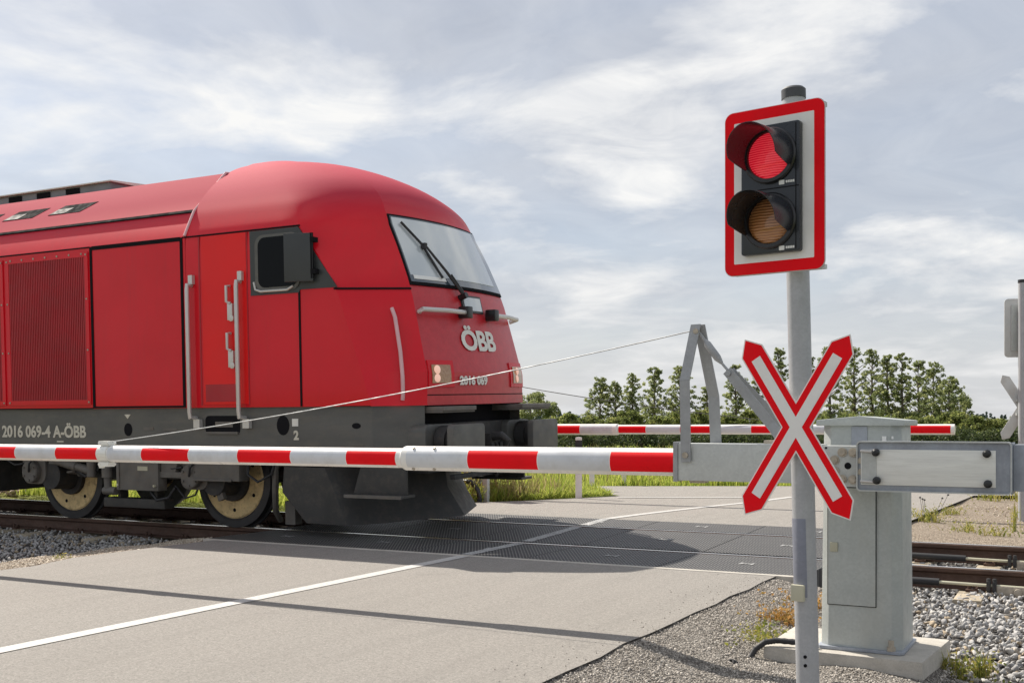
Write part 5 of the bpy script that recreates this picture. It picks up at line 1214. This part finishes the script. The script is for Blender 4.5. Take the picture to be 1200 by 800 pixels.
b.path(pts, 0.006, 6); b.path([(-5.9, FY, 1.50), (-5.62, FY, 1.36), (-5.42, FY, 1.20)], 0.006, 6); FB(b, 'stay_wire', 'bogie_dark')
b = MB(); b.lathe((-3.93, FY, 1.128), (1, 0, 0), [(0.072, 0), (0.078, 0), (0.078, 0.085), (0.072, 0.085)], 24, closed=True); b.box((-3.89, FY, 1.215), (0.11, 0.05, 0.03)); FB(b, 'stay_clamp', 'aluminium_plate')
b = MB(); b.bx(-10.0, -9.35, FY - 0.10, FY + 0.10, 1.0, 1.26); FB(b, 'counterweight', 'galvanised_dark', bevel=0.01)
cb2 = copy_tree(cb); cb2.rotation_euler.z = math.pi; cb2.location = (-9.0, 15.3, 0.14); cb2['label'] = 'galvanised cabinet mostly hidden behind the locomotive beyond the track'
fb = thing('concrete_base', 'weathered concrete base block with dry grass behind the snow plough', 'concrete base', (-9.0, 15.2, 0))
b = MB(); b.bx(-9.65, -8.47, 14.62, 15.75, -0.4, 0.14); b.build('slab', 'concrete', fb, (-9.0, 15.2, 0), bevel=0.02)
o = thing('cable_bend', 'black cable bend beside the far concrete base', 'cable', (-8.4, 14.6, 0.0)); b = MB(); b.path([(-8.62, 14.58, 0.34), (-8.48, 14.55, 0.34), (-8.36, 14.55, 0.22), (-8.33, 14.56, 0.08), (-8.38, 14.58, -0.05)], 0.035, 10); b.path([(-8.40, 14.52, 0.30), (-8.30, 14.5, 0.12), (-8.36, 14.5, -0.02)], 0.022, 8); b.build('cable_sheath', 'black_rubber', o, (-8.4, 14.6, 0))
o = thing('post', 'square grey metal post in the weeds beside the far concrete base', 'post', (-8.33, 14.75, 0)); b = MB(); b.bx(-8.37, -8.29, 14.71, 14.79, -0.2, 0.78); b.build('post_shaft', 'galvanised', o, (-8.33, 14.75, 0), bevel=0.006); b = MB(); b.bx(-8.375, -8.285, 14.705, 14.795, 0.78, 0.80); b.build('post_cap', 'galvanised_bar', o, (-8.33, 14.75, 0))
# delineator posts
def delineator(x, y, label):
    o = thing('delineator_post', label, 'roadside post', (x, y, 0), 'white delineator posts')
    q = [(-0.055, -0.03), (0.055, -0.03), (0.0, 0.06)]
    b = MB(); b.prism([(a, c, -0.2) for a, c in q], (0, 0, 1.0)); b.build('post_shaft', 'sign_white', o, bevel=0.012)
    b = MB(); b.prism([(a * 1.03, c * 1.03, 0.802) for a, c in q], (0, 0, 0.14)); b.build('black_band', 'black_plastic', o, bevel=0.012)
    b = MB(); b.prism([(a, c, 0.943) for a, c in q], (0, 0, 0.05)); b.build('post_top', 'sign_white', o, bevel=0.012)
    o.rotation_euler.z = TH; return o
d0 = delineator(-7.56, 16.42, 'nearest white delineator post in the grass verge')
for x, y, l in ((-8.30, 18.6, 'thin white delineator post just behind the nearest one'), (-8.50, 20.6, 'white delineator post beyond the side road')):
    c = copy_tree(d0); c.location = (x, y, 0); c['label'] = l; c.scale = (0.9, 0.9, 0.68)

# ------------------------------------------------------------------ far signal seen from behind
FP = V((-0.985, 15.80, -0.1))
fs_ = thing('traffic_light', 'grey signal pole at the right edge showing the back of its board', 'traffic light', tuple(FP))
def QB(mb, name, mats, parent=fs_, **k): return mb.build(name, mats, parent, FP, **k)
b = MB(); b.tube(FP, FP + V((0, 0, 3.12)), 0.0575, n=20); QB(b, 'pole', 'pole_zinc')
b = MB(); b.tube(FP + V((0, 0, 3.12)), FP + V((0, 0, 3.16)), 0.062, n=20); QB(b, 'pole_cap', 'black_plastic')
uf = V((0.95, 0.31, 0)).normalized(); nf = V((0.31, -0.95, 0)).normalized() * -1          # board faces away from the near road
fc = V((-0.97, 15.92, 2.45))
b = MB(); b.plate(fc, uf, ZB, rrect(0.50, 0.76, 0.05, 5), nf * 0.012); bb_ = QB(b, 'backboard', 'board_back', bevel=0.003)
b = MB(); b.plate(fc - nf * 0.02 + uf * -0.02, uf, ZB, rrect(0.30, 0.60, 0.012, 3), nf * 0.018); b.box(fc - nf * 0.03 + ZB * 0.0, (0.10, 0.04, 0.56), 1, (uf, nf, ZB)); QB(b, 'lamp_housing', ['galvanised', 'signal_black'], bb_, bevel=0.004)
b = MB(); b.plate(fc + nf * 0.0125, uf, ZB, rrect(0.49, 0.75, 0.048, 5), nf * 0.002); QB(b, 'red_border', 'sign_red', bb_, smooth=0)
b = MB()
for zq in (0.15, -0.15): b.lathe(fc + nf * 0.05 + ZB * zq, nf, [(0.0, 0), (0.10, 0), (0.115, 0.0), (0.115, 0.2), (0.11, 0.2), (0.11, 0.01)], 24)
QB(b, 'visor', 'signal_black', bb_)
cc2 = V((-0.985, 15.90, 1.42))
xs_ = thing('crossbuck', 'bare grey back of a St Andrew cross at the right edge', 'crossing sign', tuple(cc2))
b = MB(); b.plate(cc2, uf, ZB, cross_outline(0.066, 0.428, 0.492), nf * 0.006); b.build('sign_plate', 'board_back', xs_, cc2, bevel=0.002)
b = MB(); b.plate(cc2 + nf * 0.007, uf, ZB, cross_outline(0.0595, 0.4255, 0.483), nf * 0.002); b.build('red_face', 'sign_red', xs_, cc2, smooth=0)
b = MB(); b.box(cc2 - nf * 0.03 + ZB * 0.09, (0.2, 0.06, 0.035), 0, (uf, nf, ZB)); b.box(cc2 - nf * 0.03 - ZB * 0.09, (0.2, 0.06, 0.035), 0, (uf, nf, ZB)); b.build('clamp', 'galvanised', xs_, cc2)

# hose and drain pipe in the shoulder gravel
o = thing('hose', 'black corrugated hose arching over the concrete base', 'hose', (-1.8, 6.3, -0.1)); b = MB()
pts = [V((-1.80, 6.20, -0.22)), V((-1.80, 6.215, -0.13)), V((-1.775, 6.25, -0.075)), V((-1.73, 6.29, -0.038)), V((-1.67, 6.32, -0.028)), V((-1.50, 6.34, -0.032)), V((-1.45, 6.35, -0.034))]; fine = []
for p, q in zip(pts, pts[1:]):
    for i in range(8): fine.append(p.lerp(q, i / 8))
b.path(fine, [0.0155 if i % 2 else 0.018 for i in range(len(fine))], 12); b.build('hose_body', 'black_rubber', o, (-1.8, 6.3, -0.1))
o = thing('drain_pipe', 'open black pipe end sunk in the fine gravel', 'pipe', (-1.83, 6.05, -0.12)); b = MB(); b.lathe((-1.83, 6.00, -0.118), (-0.5, -0.75, 0.45), [(0.018, -0.15), (0.018, 0.02), (0.026, 0.02), (0.026, -0.15)], 18, closed=True); b.build('pipe_body', 'black_rubber', o, (-1.83, 6.05, -0.12))
# ------------------------------------------------------------------ plants
def pick(n, poly_fn, z=0.0):
    P_ = poly_fn(n); return np.concatenate([P_, np.full((len(P_), 1), z)], 1)
def quad_pts(n, a, b_, c, d_):
    s, t_ = rng.random(n)[:, None], rng.random(n)[:, None]; a, b_, c, d_ = map(np.array, (a, b_, c, d_))
    return (a * (1 - s) + b_ * s) * (1 - t_) + (d_ * (1 - s) + c * s) * t_
# verge between the tracks and the side road
vp = np.concatenate([quad_pts(7000, (-16.5, 12.8), (-8.5, 12.8), (-8.5, 14.3), (-16.5, 14.3)), quad_pts(9000, (-12.5, 14.3), (-8.42, 14.35), (-7.95, 16.3), (-13.0, 19.0)), quad_pts(4500, (-8.40, 14.6), (-7.98, 15.3), (-7.50, 17.0), (-8.9, 18.2)), quad_pts(1800, (-8.9, 18.2), (-7.7, 16.6), (-7.36, 17.35), (-8.2, 18.5))])
vp = np.concatenate([vp, np.full((len(vp), 1), 0.0)], 1); h = rng.uniform(0.12, 0.34, len(vp)) * (0.75 + 0.5 * np.sin(vp[:, 0] * 2.1 + vp[:, 1] * 1.3) ** 2)
nearedge = np.clip((vp[:, 0] + 8.6) / 1.2, 0, 1); h *= 1 - 0.55 * nearedge
stuff(blades('verge_grass', vp, h, 0.14, 0.014, 'grass_blade'), 'green grass of the verge between track and side road', 'grass')
wp = np.concatenate([quad_pts(700, (-10.5, 14.5), (-8.45, 14.4), (-8.2, 15.5), (-10.5, 16.5)), quad_pts(300, (-8.42, 14.7), (-8.02, 15.2), (-7.6, 16.7), (-8.5, 16.9))])
wp = np.concatenate([wp, np.zeros((len(wp), 1))], 1); hw_ = rng.uniform(0.3, 0.72, len(wp)) * (1 - 0.5 * np.clip((wp[:, 0] + 8.7) / 0.9, 0, 1))
stuff(blades('dry_weeds', wp, hw_, 0.16, 0.016, 'dry_blade', seg=4), 'tall dry weeds standing in the verge', 'weeds')
# seed heads and leaves on the taller weeds
lp = np.repeat(wp[:600], 7, 0) + np.concatenate([rng.normal(size=(4200, 2)) * 0.05, (np.repeat(hw_[:600], 7) * rng.uniform(0.25, 0.95, 4200))[:, None]], 1)
stuff(leaf_cards('weed_foliage', lp, rng.uniform(0.02, 0.05, len(lp)), 'weed_leaf'), 'yellow green leaves of the verge weeds', 'weeds')
# meadow grass beyond the side road
n = 42000; d_ = 21.9 + 40 * rng.random(n) ** 1.8; r_ = rng.uniform(-0.42, 0.50, n) * d_
mp_ = np.stack([r_ * CT - d_ * ST, r_ * ST + d_ * CT, np.full(n, -0.05)], 1); hh = rng.uniform(0.10, 0.32, n) * (0.7 + 0.6 * np.sin(r_ * 1.7 + d_ * 0.6) ** 2)
stuff(blades('meadow_grass', mp_, hh, 0.12, 0.024, 'grass_blade', seg=2), 'bright green meadow grass beyond the side road', 'grass')
n = 2600; d_ = 22.0 + 25 * rng.random(n); r_ = rng.uniform(-0.42, 0.50, n) * d_
mp_ = np.stack([r_ * CT - d_ * ST, r_ * ST + d_ * CT, np.full(n, -0.05)], 1)
stuff(blades('meadow_stalks', mp_, rng.uniform(0.3, 0.6, n), 0.15, 0.02, 'dry_blade'), 'dry stalks scattered in the meadow', 'grass')
# individual weed plants: stems and leaves
def weed(x, y, z, h, n, label, leaf='weed_leaf', spread=0.10, lw=0.012, heads=0, group='weeds growing in the gravel'):
    o = thing('weed_plant', label, 'weed', (x, y, z), group)
    st = rng.normal(size=(n, 3)) * np.array([spread * 0.45, spread * 0.45, 0]); hs = rng.uniform(0.5, 1.0, n) * h
    blades('stems', st, hs, spread * 0.8, lw, leaf, o, 4)
    k = max(14, int(n * 5)); i = rng.integers(0, n, k); t_ = rng.random(k)
    lp = st[i] * (1 + 1.6 * t_[:, None]) + rng.normal(size=(k, 3)) * np.array([0.02, 0.02, 0.01]) + np.stack([0 * t_, 0 * t_, hs[i] * t_ * 0.9], 1)
    leaf_cards('leaves', lp, rng.uniform(0.012, 0.03, k), leaf, o)
    if heads:
        b = MB()
        for q in range(heads):
            p = V((rng.normal() * spread * 0.7, rng.normal() * spread * 0.5, h * rng.uniform(0.9, 1.35))); b.path([(p.x * 0.3, p.y * 0.3, 0), tuple(p)], 0.0025, 5); b.lathe(p, (0, 0, 1), [(0, -0.012), (0.012, -0.006), (0.014, 0.004), (0, 0.016)], 8)
        b.build('seed_heads', 'bogie_dark', o)
    return o
weed(-2.02, 14.75, -0.05, 0.30, 70, 'largest yellow green weed with dark seed heads by the far road edge', spread=0.22, heads=6)
weed(-1.95, 16.3, -0.05, 0.20, 40, 'flat bright green weed on the far road edge', spread=0.2)
weed(-1.72, 19.6, -0.05, 0.32, 45, 'green weed clump just under the counterweight', spread=0.25)
weed(-1.35, 20.0, -0.05, 0.34, 45, 'yellowing weed clump under the right part of the counterweight', spread=0.25)
weed(-0.95, 20.2, -0.05, 0.36, 55, 'dense green weed clump near the right picture edge', spread=0.3)
weed(-1.05, 16.6, -0.06, 0.24, 26, 'thin yellowish weed in the middle of the tan gravel', spread=0.12)
weed(-0.62, 16.2, -0.06, 0.22, 40, 'low green weed on the tan gravel at the right edge', spread=0.22)
weed(-1.42, 13.6, -0.04, 0.22, 40, 'weed row plant close behind the far rail right of the cabinet', spread=0.22)
weed(-1.10, 13.3, -0.04, 0.20, 34, 'sparse green weed behind the far rail', spread=0.2)
weed(-0.98, 14.2, -0.05, 0.40, 10, 'single tall thin stalk on the tan gravel', spread=0.05)
weed(-0.35, 13.6, -0.05, 0.16, 40, 'brownish dry weed behind the far rail at the right edge', 'dry_blade', spread=0.25)
weed(-0.80, 6.75, -0.24, 0.19, 60, 'yellow green weed against the right end of the concrete base', spread=0.075, lw=0.008)
weed(-0.64, 6.78, -0.22, 0.19, 30, 'upright weed in the ballast right of the concrete base', spread=0.06, lw=0.008)
weed(-0.36, 6.35, -0.24, 0.12, 34, 'small weed at the lower right corner in the ballast', spread=0.06, lw=0.008)
weed(-1.97, 6.78, -0.10, 0.05, 110, 'low mossy tuft left of the hose in the fine gravel', spread=0.18, lw=0.005)
weed(-1.90, 7.35, -0.11, 0.15, 80, 'orange brown dry tuft behind the pole', 'orange_blade', spread=0.14, lw=0.006)
weed(-1.88, 8.0, -0.11, 0.17, 46, 'thin orange dry grass further behind the pole', 'orange_blade', spread=0.12, lw=0.006)
weed(-8.75, 7.3, -0.1, 0.10, 18, 'tiny yellow plant in the grey ballast on the left', spread=0.05, lw=0.007)

# ------------------------------------------------------------------ trees and shrubs
def crown_points(h, wd, kind):
    """leaf clumps spread through an uneven crown, more on the outside, with gaps"""
    cl = []
    if kind == 'alder':
        n = int(120 + h * 7)
        for _ in range(n):
            t_ = rng.uniform(0.06, 1.0); env = wd / 2 * (math.sin(math.pi * min(1, t_ * 0.80 + 0.16)) ** 0.6) * rng.uniform(0.55, 1.22)
            a = rng.uniform(0, 2 * math.pi); r_ = env * rng.uniform(0.15, 1) ** 0.6
            cl.append((r_ * math.cos(a), r_ * math.sin(a), h * t_, rng.uniform(0.21, 0.48) * (wd / 4) ** 0.4 * (1 - 0.35 * t_)))
    else:
        n = int(40 + wd * 8)
        for _ in range(n):
            a = rng.uniform(0, 2 * math.pi); c = rng.uniform(-0.1, 1); q = rng.uniform(0.5, 1.08) ** 0.5; s = math.sqrt(max(0, 1 - c * c))
            cl.append((wd / 2 * s * q * math.cos(a), wd / 2 * s * q * math.sin(a), h * (0.42 + 0.58 * c * q), rng.uniform(0.22, 0.48) * (wd / 3) ** 0.5))
    return cl
def tree_mesh(h, wd, kind, mat, dens, ls, root):
    cl = crown_points(h, wd, kind); P_, S, Rn = [], [], []
    for x, y, z, r_ in cl:
        k = int(dens * r_ * r_ / 0.2) + 6; q = rng.normal(size=(k, 3)); q /= np.linalg.norm(q, axis=1)[:, None]; q *= (rng.random(k) ** 0.45)[:, None] * r_ * np.array([1, 1, 0.75])
        P_.append(q + np.array([x, y, z])); S.append(rng.uniform(0.7, 1.3, k) * ls); Rn.append(np.clip(rng.uniform(0.1, 0.9) + rng.normal(size=k) * 0.18, 0, 1))
    b = MB(); b.path([(0, 0, -0.3), (0.05, 0.02, h * 0.35), (-0.04, 0.03, h * 0.7), (0.02, 0, h * 0.97)], [0.020 * h, 0.015 * h, 0.009 * h, 0.003 * h], 7)
    for x, y, z, r_ in cl[::3]:
        z0 = max(0.3, z - 0.5 * math.hypot(x, y) - 0.3); b.path([(0, 0, z0), (x * 0.55, y * 0.55, (z0 + z) / 2 + 0.05), (x, y, z)], [0.006 * h, 0.004 * h, 0.002 * h], 5)
    b.build('trunk', 'bark', root)
    leaf_cards('crown', np.concatenate(P_), np.concatenate(S), mat, root, np.concatenate(Rn))
D = 130.0; pm = 1310 / D
TREES = [  # px, top y, width px, kind, label
    (622, 458, 66, 'round', 'bushy rounded tree just right of the locomotive front'),
    (703, 441, 42, 'alder', 'broad leafy tree at the left end of the tree group above the far barrier sleeve'),
    (721, 446, 30, 'alder', 'slim tree close against the broad one left of the conifer shaped tree'),
    (741, 435, 30, 'alder', 'tree with a pointed conifer shaped top left of the tallest middle tree'),
    (767, 429, 42, 'alder', 'tallest dense tree in the group left of the barrier mast'),
    (797, 428, 44, 'alder', 'airy pale tree directly behind the barrier support mast'),
    (829, 448, 24, 'alder', 'small sparse tree right of the barrier support mast'),
    (862, 426, 36, 'alder', 'lone slender tree with visible trunk behind the barrier brace'),
    (886, 440, 26, 'alder', 'small tree behind the upper left arm of the red cross'),
    (912, 405, 36, 'alder', 'tall tree left of the signal pole behind the cross'),
    (945, 408, 34, 'alder', 'tree right behind the grey signal pole'),
    (972, 404, 34, 'alder', 'tree behind the upper right arm of the red cross'),
    (1001, 404, 34, 'alder', 'tallest tree just right of the red cross'),
    (1022, 407, 32, 'alder', 'second tree right of the red cross in the row'),
    (1040, 414, 32, 'alder', 'tree with dark trunk in the middle of the right row'),
    (1057, 411, 34, 'alder', 'pale green tree above the lid of the cabinet'),
    (1076, 420, 36, 'alder', 'tree over the right edge of the cabinet lid'),
    (1094, 423, 42, 'alder', 'tree next to the right end of the row with spreading crown'),
    (1112, 440, 40, 'alder', 'rounded tree sloping down near the right end of the row'),
    (1126, 458, 26, 'round', 'lowest tree closing the row on the right'),
]
for px_, ty, wp_, kind, label in TREES:
    dd = D + rng.uniform(-6, 8); x, y = cr((px_ - 600) / 1310 * dd, dd); h = 1.2 + (497 - ty) / 1310 * dd + 0.05
    o = thing('tree', label, 'tree', (x, y, -0.05), 'trees at the far edge of the meadow')
    tree_mesh(h * 0.975, wp_ * (1.05 if px_ > 960 else 0.92) / 1310 * dd, kind, 'alder_leaf', 60 if kind == 'alder' else 60, 0.19, o)
# shrubs under and before the trees
k = 0
names = ['yellow green shrub', 'rounded green shrub', 'pale bushy shrub', 'dark leafy shrub']
spots = [(648, 491, 26), (666, 485, 22), (690, 488, 24), (716, 490, 26), (738, 482, 28), (772, 487, 24), (797, 480, 24), (826, 479, 26), (850, 487, 24), (880, 482, 28), (905, 488, 26), (935, 484, 28), (965, 490, 26), (1000, 486, 32), (1040, 489, 34), (1080, 488, 34), (1118, 484, 34), (1143, 489, 30), (1168, 492, 34), (1195, 489, 34), (1222, 488, 40)]
near_ = ['right of the far buffer', 'left of the tree group', 'under the broad leafy tree', 'under the slim tree', 'under the conifer shaped tree', 'under the tallest middle tree', 'behind the barrier mast', 'right of the barrier mast', 'beside the lone slender tree', 'under the barrier brace', 'left of the red cross', 'behind the signal pole', 'behind the red cross', 'at the left of the cabinet lid', 'behind the cabinet lid', 'behind the cabinet right edge', 'behind the far barrier tip', 'right of the far barrier tip', 'in front of the distant barn', 'behind the far signal pole', 'beyond the right picture edge']
for (px_, ty, wp_), nn in zip(spots, near_):
    dd = 112 + rng.uniform(-5, 6); x, y = cr((px_ - 600) / 1310 * dd, dd); h = 1.2 + (497 - ty) / 1310 * dd + 0.05
    o = thing('shrub', names[k % 4] + ' ' + nn, 'shrub', (x, y, -0.05), 'shrubs below the trees'); k += 1
    tree_mesh(h, wp_ * 1.35 / 1310 * dd, 'round', 'shrub_leaf', 40, 0.22, o)
# low dark hedge along the meadow edge, individual bushes
hb_ = [];
for i in range(4):
    o = thing('hedge_bush', 'dark green bush in the low hedge along the far meadow edge', 'bush', (0, 0, -0.05), 'bushes of the low dark hedge')
    tree_mesh(0.95, 2.0, 'round', 'hedge_leaf', 70, 0.09, o); hb_.append(o)
for i in range(30):
    dd = 51 + rng.uniform(-1.5, 1.5); px_ = 626 + i * 20.8; x, y = cr((px_ - 600) / 1310 * dd, dd)
    o = hb_[i] if i < 4 else copy_tree(hb_[i % 4]); o.location = (x, y, -0.05); sc_ = rng.uniform(0.8, 1.06); o.scale = (sc_ * 1.05, sc_ * 1.05, sc_); o.rotation_euler.z = rng.uniform(0, 6.28)
# distant wood on the horizon
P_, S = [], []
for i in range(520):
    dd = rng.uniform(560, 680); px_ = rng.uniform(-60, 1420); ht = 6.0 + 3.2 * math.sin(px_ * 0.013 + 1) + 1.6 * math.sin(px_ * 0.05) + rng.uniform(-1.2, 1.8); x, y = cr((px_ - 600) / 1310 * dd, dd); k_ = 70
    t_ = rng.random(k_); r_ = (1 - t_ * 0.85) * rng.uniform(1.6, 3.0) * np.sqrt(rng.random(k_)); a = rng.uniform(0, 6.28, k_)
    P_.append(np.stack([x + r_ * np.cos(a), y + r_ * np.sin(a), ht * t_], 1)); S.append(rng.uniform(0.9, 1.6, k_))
stuff(leaf_cards('distant_forest', np.concatenate(P_), np.concatenate(S), 'hazy_wood'), 'distant forest tinted haze blue along the horizon', 'forest')
# barn far away on the right
dd = 330; r0 = (1140 - 600) / 1310 * dd; r1 = (1190 - 600) / 1310 * dd
o = thing('barn', 'long low pale barn far away behind the shrubs on the right', 'building', (*cr((r0 + r1) / 2, dd), 0))
def CQ(r_, d_, z): return (*cr(r_, d_), z)
b = MB(); b.hexa([CQ(r0, dd, -0.3), CQ(r1, dd, -0.3), CQ(r1, dd + 9, -0.3), CQ(r0, dd + 9, -0.3), CQ(r0, dd, 1.9), CQ(r1, dd, 1.9), CQ(r1, dd + 9, 1.9), CQ(r0, dd + 9, 1.9)]); b.build('wall', 'barn_wall', o, o.location, smooth=0)
b = MB(); b.prism([CQ(r0 - 0.4, dd - 0.5, 1.905), CQ(r0 - 0.4, dd + 4.5, 2.75), CQ(r0 - 0.4, dd + 9.5, 1.905)], V(CQ(r1 + 0.4, dd, 0)) - V(CQ(r0 - 0.4, dd, 0))); b.build('roof', 'barn_roof', o, o.location, smooth=0)
b = MB()
for q in range(5): b.hexa([CQ(r0 + 1 + q * 2.4, dd - 0.05, 0.3), CQ(r0 + 2.2 + q * 2.4, dd - 0.05, 0.3), CQ(r0 + 2.2 + q * 2.4, dd + 0.02, 0.3), CQ(r0 + 1 + q * 2.4, dd + 0.02, 0.3), CQ(r0 + 1 + q * 2.4, dd - 0.05, 1.5), CQ(r0 + 2.2 + q * 2.4, dd - 0.05, 1.5), CQ(r0 + 2.2 + q * 2.4, dd + 0.02, 1.5), CQ(r0 + 1 + q * 2.4, dd + 0.02, 1.5)])
b.build('doors', 'barn_roof', o, o.location, smooth=0)
